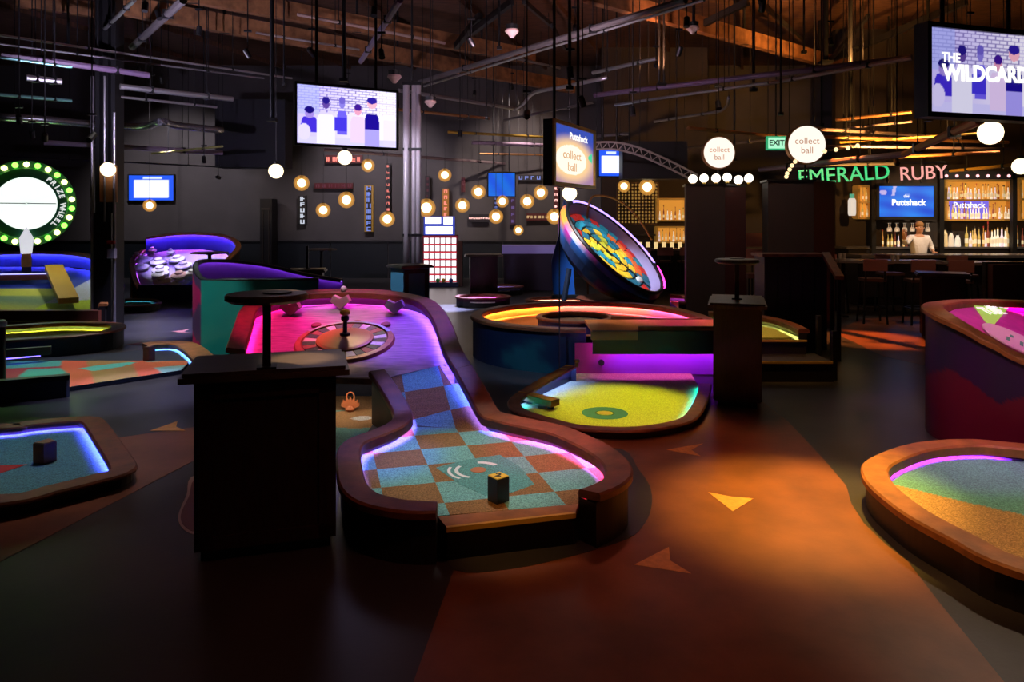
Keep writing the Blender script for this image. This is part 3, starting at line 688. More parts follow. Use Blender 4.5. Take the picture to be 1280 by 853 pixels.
WT = M('white_letters', (.85, .85, .85), .5, emit=(1, 1, 1), es=.8); sz = (tp[1]-tp[0]).length
mid = (tp[0]+tp[1])/2; dn = (tp[2]-mid)
for (s_, f_, k_) in (('SUPER', .17, .14), ('TUBE', .19, .38)):
    o = text('lettering', s_, sz*f_, WT, ts, mid+dn*k_+nrm*.004-wl(ts), (0, 0, 0), .001, .004); o.rotation_euler = Rm.to_euler()
cc = on(1268, 428); wd = thing('hole_plate', 'white oval hole plate with green printed marks on the magenta deck', 'plate', cc)
MB().lathe([(.26, 0), (.26, .012), (.24, .014)], cc, 32, Rm).build('disc', M('white_plate', (.8, .76, .68), .5), wd)
for (x, y, w_) in ((-.10, .02, .10), (-.03, -.06, .12), (.03, .05, .06)):
    MB().box(cc+Rm @ Vector((x, y, .016)), (w_, .025, .004), mtx=Rm @ Matrix.Rotation(.4, 3, 'Z')).build('green_mark', M('green_print', (.1, .5, .25), .6), wd)
# low green in front of it
rg = thing('teal_tan_green', 'low round green of speckled teal and tan carpet at the right edge', 'putting hole', (3.2, 4.3, 0))
z = .21
P = [F(1253, 559, z), F(1220, 557, z), F(1190, 558.5, z), F(1160, 563, z), F(1136, 571, z), F(1116, 581, z), F(1111, 590, z), F(1119, 605, z), F(1140, 623, z), F(1171, 644, z), F(1224, 671, z), F(1280, 697, z), Vector((2.75, 3.12, z)), Vector((3.4, 3.05, z)), Vector((4.0, 3.4, z)), Vector((4.2, 4.1, z)), Vector((3.95, 4.75, z))]
rail_course(rg, [(p.x, p.y, z, .12, 0) for p in P], 1, .16, closed=True, n=5, rail_mat=WOODR, wall_mat=SKIRT, edge_mat=TEAL_C,
            leds=((0, .22, (.6, .02, 1), .8), (.22, .42, (1, .03, .6), .5)), led_es=85.)
ip = in_poly([(p.x, p.y) for p in catmull(P, 5, True)])
def tt(x, y):
    b = 4.52-(x-2.45)*1.1+.35*(x-2.45)**2
    return (.14, .46, .44) if y > b else (.52, .33, .13)
grid_patch('carpet', PRINT, rg, 2.1, 4.3, 3.0, 5.3, 120, 120, lambda x, y: .12, ip, tt)
flat_poly('base', P, NAVY, rg, z=.10, thick=.1)

# ================================================================ left: elevated greens, teal tub, prize wheel, hat ramp
e1 = thing('yellow_channel_green', 'long elevated yellow green with rounded brown rail end at far left', 'putting hole', (-7, 10.3, 0))
z = .26
P = [F(-40, 426, z), F(12, 423, z), F(70, 419, z), F(118, 414.5, z), F(134, 411, z), F(138, 407.5, z), F(128, 405, z), F(80, 404, z), F(12, 408, z), F(-40, 411, z)]
GSK = M('dark_green_skirt', (.008, .05, .045), .5)
rail_course(e1, [(p.x, p.y, z, .16, 0) for p in P], 1, .2, n=5, skirt_mat=GSK, wall_mat=NAVY, leds=((.0, 1, (.9, .85, .08), 1.0),), led_es=48., thick=.03, edge_mat=YEL)
flat_poly('carpet', P, YEL, e1, z=.16)
MB().tube([F(-20, 437, .03), F(60, 433, .03), F(120, 429, .03)], .01, 6).build('under_glow', EM('led_lime', (.55, 1, .15), 20), e1)

e2 = thing('lime_bank_green', 'banked lime green with royal blue walls below the prize wheel', 'putting hole', (-9, 13.2, 0))
def pl2(x, y): return .12+.23*(y-12.0)
P = [(-6.9, 12.0, .25), (-7.1, 12.9, .45), (-7.9, 14.0, .72), (-8.6, 14.7, .90), (-9.4, 15.0, .98), (-10.6, 15.0, .98), (-11.8, 14.6, .9)]
RB = M('royal_blue_wall', (.02, .04, .35), .5)
rail_course(e2, [(x, y, h+.14, pl2(x, y), 0) for x, y, h in P], 1, .14, rail_mat=WOODR, skirt_mat=SKIRT, wall_mat=RB,
            leds=((.0, .35, (.3, .9, .8), .9), (.35, 1, (.25, .2, 1), 1.2)), led_es=55.)
ip2 = in_poly([(p[0], p[1]) for p in P]+[(-11.8, 11.9), (-6.9, 11.9)])
def limec(x, y):
    if x > -8.3: return (.45, .62, .03) if y < 12.9+.1*math.sin(x*4) else (.45, .5, .75)
    if y > 13.6: return (.03, .06, .5)
    if y > 13.2: return (.6, .6, .12)
    return mixc((.18, .3, .22), (.45, .5, .12), .5+.5*math.sin(y*7+x*1.2))
grid_patch('carpet', PRINT, e2, -12, -6.8, 11.9, 15.1, 110, 80, lambda x, y: pl2(x, y), ip2, limec)
MB().beam((-11.5, 12.0, .14), (-6.85, 12.0, .14), .14, .28).build('front_rail', M('red_brown_rail', (.16, .04, .02), .5), e2)
a, b = D(67, 334, 14.0), D(86, 376, 12.4)
MB().beam(a, b, .3, .10).build('plank_divider', M('honey_plank', (.6, .30, .05), .45), e2)
MB().beam((-11.9, 13.7, .64), (-8.6, 13.9, .69), .1, .1).build('cross_rail', M('red_brown_rail'), e2)
MB().beam((-11.9, 13.6, .72), (-8.6, 13.8, .76), .02, .02).build('led_strip', EM('led_blue2', (.3, .3, 1), 2.5), e2)

pz = D(33, 254.5, 14.0)
pwz = thing('prize_wheel', 'round prize wheel with white face, dark green ring and green and yellow bulbs', 'prize wheel', (pz.x, pz.y, .75), math.radians(34))
L = Vector((0, 0, pz.z-.75)); R_ = Matrix.Rotation(math.pi/2, 3, 'X')
MB().lathe([(.70, -.06), (.70, .0), (.68, .02)], L, 48, R_).build('ring', M('forest_ring', (.015, .11, .06), .5), pwz, local=True)
MB().lathe([(.51, .0), (.51, .03), (.49, .035)], L, 48, R_).build('face', M('lit_white_face', (.8, .82, .8), .5, emit=(.9, 1, .95), es=1.1), pwz, local=True)
for k in range(8):
    an = k*math.pi/8
    MB().box(L+Vector((0, -.037, 0)), (.98, .003, .008 if k else .016), mtx=Matrix.Rotation(an, 3, 'Y')).build('divider', M('thin_grey', (.7, .74, .72), .5, emit=(.8, .9, .85), es=.7) if k else M('thin_dark', (.1, .1, .1), .5), pwz, local=True)
for k in range(26):
    an = 2*math.pi*k/26+.12
    o = MB().sphere(L+Vector((.76*math.cos(an), -.02, .76*math.sin(an))), .055, 10).build('bulb', EM('bulb_green', (.18, 1, .06), 4.5) if k % 2 else EM('bulb_yellow', (.8, 1, .25), 4.5), pwz, local=True)
MB().lathe([(.84, -.08), (.84, -.05), (.80, -.05)], L, 48, R_).build('rim', GSK, pwz, local=True)
word = 'PRIZE WHEEL'
for k, ch in enumerate(word):
    an = math.radians(52-94*k/(len(word)-1))
    if ch != ' ': text('letter', ch, .13, M('white_letters'), pwz, L+Vector((.60*math.cos(an), -.035, .60*math.sin(an))), (math.pi/2, math.pi/2-an, 0), .004, .004)
MB().add([L+Vector(q) for q in ((-.09, -.10, -.98), (-.12, -.10, -.68), (0, -.10, -.44), (.12, -.10, -.68), (.09, -.10, -.98), (-.09, -.05, -.98), (-.12, -.05, -.68), (0, -.05, -.44), (.12, -.05, -.68), (.09, -.05, -.98))],
         [(0, 1, 2, 3, 4), (9, 8, 7, 6, 5), (0, 1, 6, 5), (1, 2, 7, 6), (2, 3, 8, 7), (3, 4, 9, 8), (4, 0, 5, 9)]).build('pointer', M('white_pointer', (.8, .8, .85), .4, emit=(.9, .9, 1), es=.7), pwz, local=True)
MB().box(L+Vector((0, -.05, -1.10)), (.17, .1, .26)).build('pointer_mount', WOODR, pwz, local=True)
MB().box((0, .12, .35), (.16, .12, 1.0)).build('stand', BLACK, pwz, local=True)

hc = thing('hat_ramp_hole', 'banked ramp lit violet with pale disc bumpers and blue back wall', 'putting hole', (-8, 17, 0))
def pl3(x, y): return .25+.36*(y-15.8)
P = [(-8.0, 15.6, .30), (-8.5, 16.3, .52), (-8.95, 17.1, .75), (-9.0, 17.7, .95)]
PINN = [(-6.75, 15.7), (-6.55, 16.4), (-6.6, 17.2), (-7.1, 17.8), (-7.8, 18.0), (-8.5, 17.95), (-9.0, 17.7)]
rail_course(hc, [(x, y, pl3(x, y)+.12, pl3(x, y), 0) for x, y, h in P], -1, .12, rail_mat=WOODR, leds=((0, 1, (.5, .1, 1), 1.3),), led_es=60., skirt_mat=MURAL,
            skirt_col=lambda u, v, p: (.7, .2, .02) if (.28 < u < .40 and v < .75) else ((.5, .01, .04) if (.08 < u < .2 and v < .4) else ((.02, .3, .25) if (.42 < u < .55 and v > .3) else (.01, .012, .015))))
rail_course(hc, [(x, y, pl3(x, y)+(.42 if y > 16 else .2), pl3(x, y), 0) for x, y in PINN], 1, .12, rail_mat=WOODR, wall_mat=M('royal_blue_wall'), leds=((0, .45, (.35, .4, 1), 1.5), (.45, 1, (.5, .1, 1), 1.2)), led_es=60.)
flat_poly('ramp_deck', [Vector((x, y, 0)) for x, y in PINN]+[Vector((x, y, 0)) for x, y, h in reversed(P)], M('lilac_deck', (.45, .40, .55), .5), hc, zf=lambda p: pl3(*p), thick=.03)
hats = [(172, 323), (191, 317), (214, 319), (181, 329), (199, 331), (222, 328), (176, 338), (201, 341), (230, 336), (203, 355), (225, 348), (242, 345), (238, 352), (226, 358), (201, 346)]
for i, (px, py) in enumerate(hats):
    dv = Vector(((px-640)/FPX, 1, -(py-HOR)/FPX)); t_ = (.25-.36*15.8-1.8)/(dv.z-.36); p = Vector((0, 0, 1.8))+dv*t_
    r = .10 if i < 3 else .19
    o = MB().lathe([(r*.4, 0), (r*.4, .05), (r, .06), (r, .09), (r*.5, .12), (r*.45, .16), (.01, .17)], p, 16, Matrix.Rotation(math.atan(.36), 3, 'X')).build('disc_bumper', M('pink_bumper', (.8, .5, .5), .4) if i in (9, 10) else WHITE, hc, smooth=False)
MB().beam((-8.05, 15.55, .2), (-6.7, 15.6, .2), .1, .35).build('front_panel', M('indigo_panel', (.03, .02, .12), .5), hc)
tr = thing('cyan_trough_green', 'small cyan-lit trough with red-brown rail behind the black column', 'putting hole', (-8.2, 14.9, 0))
P = [F(156, 382, .12), F(180, 381, .12), F(196, 378, .12), F(186, 374, .12), F(156, 374, .12)]
rail_course(tr, [(p.x, p.y, .12, .05, 0) for p in P], 1, .1, rail_mat=M('red_brown_rail'), leds=((0, 1, (.1, .8, 1), 1.2),), led_es=55., thick=.03)
flat_poly('carpet', P, TEAL_C, tr, z=.05)

tb = thing('teal_tub_hole', 'tall tub with teal and pink painted shell behind the nearest podium', 'putting hole', (-3.4, 10.2, 0))
P = [(-2.6, 9.7), (-3.2, 9.6), (-3.75, 9.62), (-4.15, 9.74), (-4.36, 10.05), (-4.25, 10.6), (-3.8, 11.0), (-3.2, 11.1), (-2.6, 10.9)]
mb = MB(); Qs = catmull([Vector((x, y, 0)) for x, y in P], 12); nn = normals2d([(q.x, q.y) for q in Qs], -1); K = 24
zt = lambda u: .98+(.2 if u > .5 else .2*smoothstep(.38, .5, u))-.32*smoothstep(.62, 1, u)
for i, q in enumerate(Qs):
    u = i/(len(Qs)-1)
    for k in range(K): mb.v.append(Vector((q.x+nn[i].x*.075, q.y+nn[i].y*.075, zt(u)*k/(K-1))))
for i in range(len(Qs)-1):
    for k in range(K-1): mb.f.append((i*K+k, i*K+k+1, (i+1)*K+k+1, (i+1)*K+k))
def tubc(v, i):
    u = (i//K)/(len(Qs)-1)
    if u < .375: return (.02, .36, .31)
    if u < .52: return (.55, .02, .16) if abs(v.z-.75) < .6*abs(u-.34)*4 or abs(v.z-.08) < .25*(u-.36)*8 else (.10, .05, .16)
    return (.12, .05, .2)
mb.build('painted_shell', MURAL, tb, col=tubc)
rail_course(tb, [(x, y, zt(i/(len(P)-1))+.03, .6, .9) for i, (x, y) in enumerate(P)], -1, .07, thick=.03, skirt=False, rail_mat=BLACK, wall_mat=M('plum_wall', (.20, .07, .28), .5), leds=((.5, 1, (.35, .15, 1), .25),), led_es=40.)
flat_poly('inner_deck', [Vector((x, y, 0)) for x, y in P], M('plum_deck', (.25, .1, .3), .6), tb, z=.62)
# ================================================================ tilted painted dish
dc = D(764, 313, 13.0)
dn_ = Vector((.61, -.37, .70)).normalized()
ld = Vector((.755, 0, -.656)); ld = (ld-dn_*ld.dot(dn_)).normalized(); sd = dn_.cross(ld)
RD = Matrix((ld, sd, dn_)).transposed()
dish = thing('tilted_dish_hole', 'huge tilted dish with colourful mosaic face and painted blue and orange shell', 'putting hole', (dc.x, dc.y, 0))
RDI = 1.12
def dp(x, y, z_=0): return dc+RD @ Vector((x, y, z_))
mb = MB(); n = 48                                                         # shell: shallow bowl behind the face, painted in broad colour swirls
prof = [(1.0, .10), (1.05, .0), (1.0, -.12), (.86, -.30), (.62, -.45), (.3, -.52), (.02, -.54)]
for (r, z_) in prof:
    for j in range(n):
        a = 2*math.pi*j/n; mb.v.append(dp(r*RDI*math.cos(a), r*RDI*math.sin(a), z_*RDI))
for i in range(len(prof)-1):
    for j in range(n): mb.f.append((i*n+j, i*n+(j+1) % n, (i+1)*n+(j+1) % n, (i+1)*n+j))
def shellc(v, i):
    j = i % n; a = 2*math.pi*j/n; r = i//n
    k = math.sin(a*2.0+r*.9+.4)
    if k > .55: return (.75, .25, .03)
    if k > .1: return (.55, .02, .30)
    if k > -.5: return (.02, .12, .45)
    return (.02, .05, .16)
mb.build('painted_shell', MURAL, dish, col=shellc, smooth=False)
MB().tube([dp(RDI*math.cos(a*math.pi/24), RDI*math.sin(a*math.pi/24), .10*RDI) for a in range(48)], .035, 6, closed=True).build('rim', BLACK, dish)
# inner cone: white band then mosaic
mb = MB()
for r in (.98, .88):
    for j in range(n): a = 2*math.pi*j/n; mb.v.append(dp(r*RDI*math.cos(a), r*RDI*math.sin(a), (.08 if r > .9 else -.06)*RDI))
for j in range(n): mb.f.append((j, (j+1) % n, n+(j+1) % n, n+j))
mb.build('white_band', M('white_band', (.5, .42, .8), .4), dish)
MB().lathe([(.885*RDI, -.065*RDI), (.01, -.09*RDI)], dc, n, RD).build('face', BLACK, dish)
cols = [(.62, .03, .02), (.75, .5, .03), (.02, .25, .35), (.02, .14, .22), (.6, .62, .05), (.75, .14, .02)]
random.seed(3)
ring_spec = [(.80, 24, (2, 3, 2, 2, 0, 0)), (.65, 20, (0, 5, 0, 2, 2, 2, 3)), (.49, 16, (1, 2, 1, 3, 1)), (.33, 11, (1, 4, 2, 1)), (.16, 6, (4, 1, 2))]
for (r, c_, pal) in ring_spec:
    for k in range(c_):
        a = 2*math.pi*k/c_+r*3; ci = random.choice(pal)
        if r == .65: ci = 5 if (.2 < (a % 6.28) < 1.9) else (0 if 3.5 < (a % 6.28) < 5.2 else random.choice((2, 3)))
        x, y = r*RDI*math.cos(a), r*RDI*math.sin(a); wd_ = 2*math.pi*r*RDI/c_*.86
        m = RD @ Matrix.Rotation(a, 3, 'Z')
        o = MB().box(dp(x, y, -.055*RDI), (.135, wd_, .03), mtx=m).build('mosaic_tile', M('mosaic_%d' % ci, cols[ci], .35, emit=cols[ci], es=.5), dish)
MB().lathe([(.07, 0), (.07, .05), (.05, .06)], dp(.64*RDI, -.1*RDI, -.05*RDI), 16, RD).build('white_cup', WHITE, dish)
MB().box(dp(.2*RDI, -.03, -.04*RDI), (1.5, .035, .02), mtx=RD).build('score_bar', BLACK, dish)
mb = MB().tube([dp(1.0*RDI*math.cos(a), 1.0*RDI*math.sin(a), .125) for a in [math.radians(q) for q in range(40, 175, 8)]], .03, 5); mb.build('led_strip', EM('led_violet_white', (.42, .28, 1), 2.4), dish)
mb = MB().tube([dp(1.02*RDI*math.cos(a), 1.02*RDI*math.sin(a), .125) for a in [math.radians(q) for q in range(0, 42, 7)]], .035, 5); mb.build('led_strip', EM('led_magenta_dish', (1, .04, .45), 4), dish)
MB().lathe([(.45, 0), (.55, .18), (.70, .36), (.74, .38)], (dc.x+.1, dc.y, 0), 32).build('pedestal', M('red_brown_rail'), dish)
MB().tube([(dc.x-.9, dc.y+.1, 0), (dc.x-.75, dc.y+.1, .9)], .05, 8).build('strut', NAVY, dish)
a1 = thing('blue_fin_panel', 'tall wavy bright blue fin standing behind the tilted dish', 'panel', D(706, 372, 13.9))
b0 = wl(a1); mb = MB(); pp = [(-.22, 0), (.2, 0), (.16, .6), (.28, 1.0), (.22, 1.5), (-.02, 1.9), (-.12, 1.2), (-.26, .7)]
for y in (-.03, .03): mb.v += [Vector((x, y, z_)) for x, z_ in pp]
k = len(pp); mb.f += [tuple(range(k)), tuple(range(k, 2*k))[::-1]]+[(i, (i+1) % k, k+(i+1) % k, k+i) for i in range(k)]
mb.build('fin', M('bright_blue_fin', (.015, .11, .5), .4), a1, local=True)
MB().box((0, 0, .03), (.5, .3, .06)).build('base', BLACK, a1, local=True)
ah = thing('copper_arch_bar', 'thin copper arch bar sweeping over the tilted dish', 'arch bar', D(735, 372, 13.6))
mb = MB().tube(catmull([D(735, 372, 13.6), D(733, 300, 13.6), D(737, 252, 13.6), D(752, 245, 13.6), D(775, 252, 13.6), D(797, 272, 13.6), D(815, 300, 13.6)], 6), .022, 6); mb.build('bar', COPPER, ah)
MB().lathe([(.09, 0), (.09, .03)], wl(ah), 12).build('foot', BLACK, ah)
# small lane at its foot
lane = thing('violet_lane_green', 'narrow violet and orange lit lane running right from the tilted dish', 'putting hole', (3.0, 13.2, 0))
P = [(2.95, 12.75), (3.5, 12.7), (3.8, 12.9), (3.6, 13.5), (3.05, 13.9)]
rail_course(lane, [(x, y, .34, .22, 0) for x, y in P], 1, .12, leds=((0, .5, (1, .4, .1), 1.2), (.5, 1, (.7, .1, 1), 1.5)), led_es=60)
flat_poly('carpet', [Vector((x, y, 0)) for x, y in P], ORC, lane, z=.22)
for i, (x, y, w_, c_, l_) in enumerate(((-.6, 15.0, .5, (1, .1, .6), 'pink-lit low green far behind the ring bowl'), (.95, 14.4, .6, (1, .35, .2), 'orange-lit low green far behind the ring bowl'), (-.3, 17.3, .5, (.4, .35, 1), 'lavender-lit low green below the purple counter'), (-2.75, 14.0, .5, (.3, .5, 1), 'blue-lit low green behind the roulette deck'), (.75, 12.3, .3, (.9, 1, .9), 'small white-lit green beside the tilted dish'))):
    t = thing('distant_green', l_, 'putting hole', (x, y, 0))
    P = [(x+w_*math.cos(a*math.pi/6), y+w_*.8*math.sin(a*math.pi/6), .2, .12, 0) for a in range(12)]
    rail_course(t, P, 1, .09, closed=True, n=2, thick=.03, rail_mat=M('red_brown_rail'), leds=((0, 1, c_, 1),), led_es=55)
    MB().lathe([(w_*.97, .10), (w_*.97, .12)], (x, y, 0), 20).build('carpet', M('pale_carpet', (.6, .5, .5), .9, noise=(100, .3)), t)

# ================================================================ lit grid game
gp = D(550, 352, 19.2)
gg = thing('grid_game', 'upright lit game board with white cells in a red grid and blue header', 'arcade game', (gp.x, gp.y, 0))
MB().box((0, .14, .72), (.95, .2, 1.3)).build('cabinet', M('maroon_cabinet', (.12, .01, .03), .5), gg, local=True)
MB().box((.52, .12, .6), (.14, .3, 1.2)).build('side_panel', M('brown_side', (.10, .035, .03), .6), gg, local=True)
for i in range(6):
    for j in range(6):
        MB().box((-.37+.148*i, .025, .22+.20*j), (.112, .03, .15)).build('cell', EM('cell_white', (1, .92, .95), 1.6), gg, local=True)
for j in range(7): MB().box((0, .03, .12+.20*j), (.9, .03, .025)).build('grid_bar', EM('grid_red', (.9, .03, .06), .8), gg, local=True)
MB().box((-.03, .12, 1.62), (.82, .14, .5)).build('header', EM('header_blue', (.03, .08, .8), .6), gg, local=True)
for (x, z_, w_, h_) in ((-.16, 1.76, .42, .17), (.24, 1.76, .24, .2), (0, 1.5, .72, .2)):
    MB().box((x-.03, .04, z_), (w_, .03, h_)).build('header_light', EM('header_white', (1, .95, 1), 2.2), gg, local=True)
MB().box((0, .0, .06), (1.0, .35, .12)).build('plinth', M('navy_plinth', (.02, .03, .12), .4), gg, local=True)
for (x, c_) in ((-.05, (.05, .5, .1)), (.1, (.8, .5, .05)), (.3, (.05, .1, .5))):
    MB().sphere((x, -.08, .17), .06, 10).build('game_ball', M('ball_%s' % str(c_), c_, .4), gg, local=True)
# purple counter, small tables
ct = thing('lavender_counter', 'long counter with lavender-lit front edge near the rear wall', 'counter', (.55, 18.2, 0))
MB().box((0, 0, .48), (1.5, .6, .92)).build('body', M('plum_black', (.02, .01, .03), .5), ct, local=True)
MB().box((0, -.02, 1.04), (1.6, .7, .2)).build('top', M('lavender_edge', (.3, .25, .5), .5, emit=(.4, .3, 1), es=.12), ct, local=True)  # lavender light on the top is put into its colour and glow
for i, (px, py, Y, l_) in enumerate(((402, 312, 17.5, 'small dark round table by the navy wainscot'), (600, 318, 19.4, 'small round table with pale rim right of the grid game'), (262, 316, 14.6, 'dark tall table beyond the teal tub'))):
    p = D(px, py, Y); t = thing('tall_table', l_, 'table', (p.x, p.y, 0), group='far tall tables')
    MB().lathe([(.24, 0), (.24, .02), (.04, .05), (.035, p.z-.05), (.1, p.z-.03)], (0, 0, 0), 16).build('pedestal', BLACK, t, local=True)
    MB().lathe([(.1, p.z-.03), (.36, p.z-.02), (.36, p.z+.01), (.33, p.z+.015)], (0, 0, 0), 20).build('top', DTOP, t, local=True)
dr = thing('dark_door_frame', 'tall dark narrow cabinet standing against the rear wall', 'cabinet', (-7.3, 21.6, 0))
MB().box((0, 0, 1.2), (.35, .5, 2.4)).build('body', M('black_cabinet', (.01, .009, .01), .5), dr, local=True)
for x in (-.09, .09): MB().box((x, -.26, 1.1), (.03, .03, 1.9)).build('door_stile', M('brown_stile', (.05, .04, .035), .4), dr, local=True)
MB().box((0, -.27, 2.1), (.25, .03, .06)).build('handle', M('brown_stile'), dr, local=True)

# ================================================================ screens
def ell(u, v, cx, cy, rx, ry): return ((u-cx)/rx)**2+((v-cy)/ry)**2 < 1
def people(u, v):
    c = mixc((.72, .66, 1.0), (.95, .92, 1), smoothstep(0, 1, u))
    if v > .55:
        row = int(v*22); uu = u*14+(row % 2)*.5
        if (v*22) % 1 < .3 or uu % 1 < .12: c = mixc(c, (.28, .22, .55), .7) if u < .8 else mixc(c, (.5, .45, .8), .4)
    if u < .22 and v > .5: c = mixc(c, (.55, .6, 1), .6)
    if v < .13: c = (.75, .72, 1)
    for (cx, hv, hw, top, bot, bw, bc, hc, sk) in ((.12, .52, .045, .46, .2, .08, (.16, .10, .75), (.05, .03, .35), (.5, .4, .8)), (.28, .70, .035, .52, .0, .09, (.88, .86, 1), (.08, .05, .4), (.25, .16, .5)),
                                                  (.44, .72, .03, .60, .18, .05, (.30, .25, .9), (.3, .25, .7), (.4, .35, .8)), (.60, .62, .035, .52, .05, .075, (.85, .72, .95), (.15, .05, .45), (.85, .5, .65)), (.745, .76, .05, .58, .0, .075, (.06, .03, .45), (.10, .06, .5), (.95, .6, .7))):
        if abs(u-cx) < bw*(1 if v < top-.12 else max(.3, 1-((v-top+.12)/.15)**2*.5)) and bot < v < top: c = bc
        if cx == .745 and bot < v < .3 and abs(u-cx) < bw: c = (.55, .5, .95)
        if ell(u, v, cx, hv, hw, .085): c = sk
        if ell(u, v, cx, hv+.06, hw*1.05, .06): c = hc
    if .36 < u < .49 and .24 < v < .48: c = (.16, .12, .8)
    if u > .86 and v < .5: c = mixc(c, (.8, .75, .95), .5)
    if ell(u, v, .07, .2, .06, .14): c = (.8, .75, 1)
    return tuple(x**1.6 for x in c)
def screen_blue_white(u, v):
    if .12 < u < .88 and .1 < v < .8: return (.9, .93, 1)
    if .3 < u < .75 and .86 < v < .94: return (.6, .7, 1)
    return (.01, .08, .75)
def screen_plain_blue(u, v): return (.0, .10+.03*math.sin(u*9+v*5), .62)
def screen_bar(u, v):
    b = .5+.5*math.sin(u*7+v*9)*math.sin(v*6-u*3); c = mixc((.0, .08, .75), (.01, .25, .95), b)
    if ell(u, v, .08, .8, .07, .08): c = (.6, .5, .9)
    if abs(u-.27-.1*(v-.8)) < .03 and v > .68: c = (.6, .55, .95)
    if ell(u, v, .52, .7, .05, .06): c = (.2, .35, .95)
    return c
def screen_collect(u, v):
    r = math.hypot((u-.42)/1.44, (v-.42))
    c = mixc((.03, .07, .42), (.35, .2, .35), smoothstep(.9, .1, v))
    g_ = smoothstep(.5, .26, r)
    c = mixc(c, (.95, .62, .30), g_)
    if r < .267: c = (1, .93, .78)
    if .86 < u < .97 and abs(v-.52) < (.97-u)*.0+.10*max(0, (u-.82)/.15) : c = (.05, .65, .35)
    return c
def screen_mesh(name, w_, h_, nx, ny, f, es, parent, y):
    mb = MB(); cl = []
    for j in range(ny+1):
        for i in range(nx+1):
            mb.v.append(Vector((-w_/2+w_*i/nx, y, -h_/2+h_*j/ny))); cl.append(f(i/nx, j/ny))
    for j in range(ny):
        for i in range(nx): a = j*(nx+1)+i; mb.f.append((a, a+1, a+nx+2, a+nx+1))
    return mb.build(name, M('screen_emission_%g' % es, attr='emit', es=es), parent, local=True, col=cl)
def tv(label, c, w_, h_, yaw, f, es=1.2, res=(120, 68), frame=BLACK, bez=.03, hang=0, depth=.06):
    t = thing('wall_television' if not hang else 'hanging_television', label, 'television', c, yaw, 'televisions around the venue')
    MB().box((0, depth/2+.01, 0), (w_+bez*2, depth, h_+bez*2)).build('housing', BLACK, t, local=True)
    for (x, z_, a, b) in ((0, h_/2+bez/2, w_+2*bez, bez), (0, -h_/2-bez/2, w_+2*bez, bez), (-w_/2-bez/2, 0, bez, h_), (w_/2+bez/2, 0, bez, h_)):
        MB().box((x, -.005, z_), (a, .03, b)).build('bezel', frame, t, local=True)
    screen_mesh('screen', w_, h_, res[0], res[1], f, es, t, .005)
    if hang:
        for x in (-w_*.3, w_*.3): MB().tube([(x, depth, h_/2), (x, depth, 6.5-c[2])], .02, 8).build('hanger_rod', BLACKM, t, local=True)
        MB().box((0, depth+.03, h_/2), (w_*.8, .05, .10)).build('bracket', BLACKM, t, local=True)
    else: MB().box((0, depth+.04, 0), (w_*.4, .06, h_*.4)).build('bracket', BLACKM, t, local=True)
    return t
tv('large hanging television showing seated and standing people, left of centre', (-2.17, 9.54, 3.155), 1.34, .755, math.radians(30), people, 1.25, (150, 84), hang=2.4)
t2 = tv('largest hanging television with the title words at the upper right corner', (4.36, 6.60, 3.135), 1.34, .755, math.radians(17), people, .75, (150, 84), hang=2.4, depth=.12, bez=.045)
WTX = M('screen_white_text', (.05, .05, .05), .5, emit=(1, .98, .9), es=1.3)
text('screen_lettering', 'THE', .115, WTX, t2, (-.43, -.001, .115), ext=.001, off=.004)
text('screen_lettering', 'WILDCARD', .195, WTX, t2, (-.01, -.001, -.01), (math.pi/2, -.03, 0), ext=.001, off=.009)
tv('wall television with a white panel in a blue border above the violet ramp', D(189, 235, 21.9), 1.36, .76, 0, screen_blue_white, 1.3, (40, 24))
tv('small plain blue television among the pendant globes', D(627, 231, 19.5), .72, .62, math.radians(8), screen_plain_blue, 1.2, (20, 12), hang=3)
t5 = tv('obliquely hung television in a gold frame showing a glowing collect ball circle', (.80, 9.1, 2.595), 1.30, .70, math.radians(63), screen_collect, 1.1, (110, 60), frame=GOLD, bez=.045, hang=3, depth=.12)
q5 = text('screen_lettering', 'Puttshack', .12, WTX, t5, (.12, -.001, .24), ext=.001, off=.002)
q5.scale.x = 1.3
OTX = M('screen_orange_text', (.05, .03, .02), .5, emit=(.85, .45, .18), es=.8)
for w__, z__ in (('collect', .0), ('ball', -.15)): text('screen_lettering', w__, .15, OTX, t5, (-.10, -.001, z__), ext=.001).scale.x = 1.5
tv('small blue and white screen beside the black hanging bulkhead', D(763, 204, 15.5), .50, .56, math.radians(5), screen_blue_white, 1.3, (30, 30), hang=2.5)
t7 = tv('blue bar television below the pink neon word, lettered in white', D(1133, 252, 16.6), 1.26, .70, 0, screen_bar, .9, (60, 34), bez=.07, hang=1)
text('screen_lettering', 'Puttshack', .20, WTX, t7, (.05, -.001, -.03), ext=.001, off=.006)
text('screen_lettering', 'the', .10, WTX, t7, (.0, -.001, .12), ext=.001)
bh = thing('hanging_bulkhead_box', 'black box bulkhead hanging right of the small blue and white screen', 'bulkhead', D(816, 225, 15.2))
MB().box((0, 0, .4), (1.35, .5, .78)).build('box', M('black_box', (.012, .010, .010), .6), bh, local=True)
for x in (-.5, .5): MB().tube([(x, 0, .78), (x, 0, 6.5-bh.location.z)], .015, 6).build('hanger_rod', BLACKM, bh, local=True)

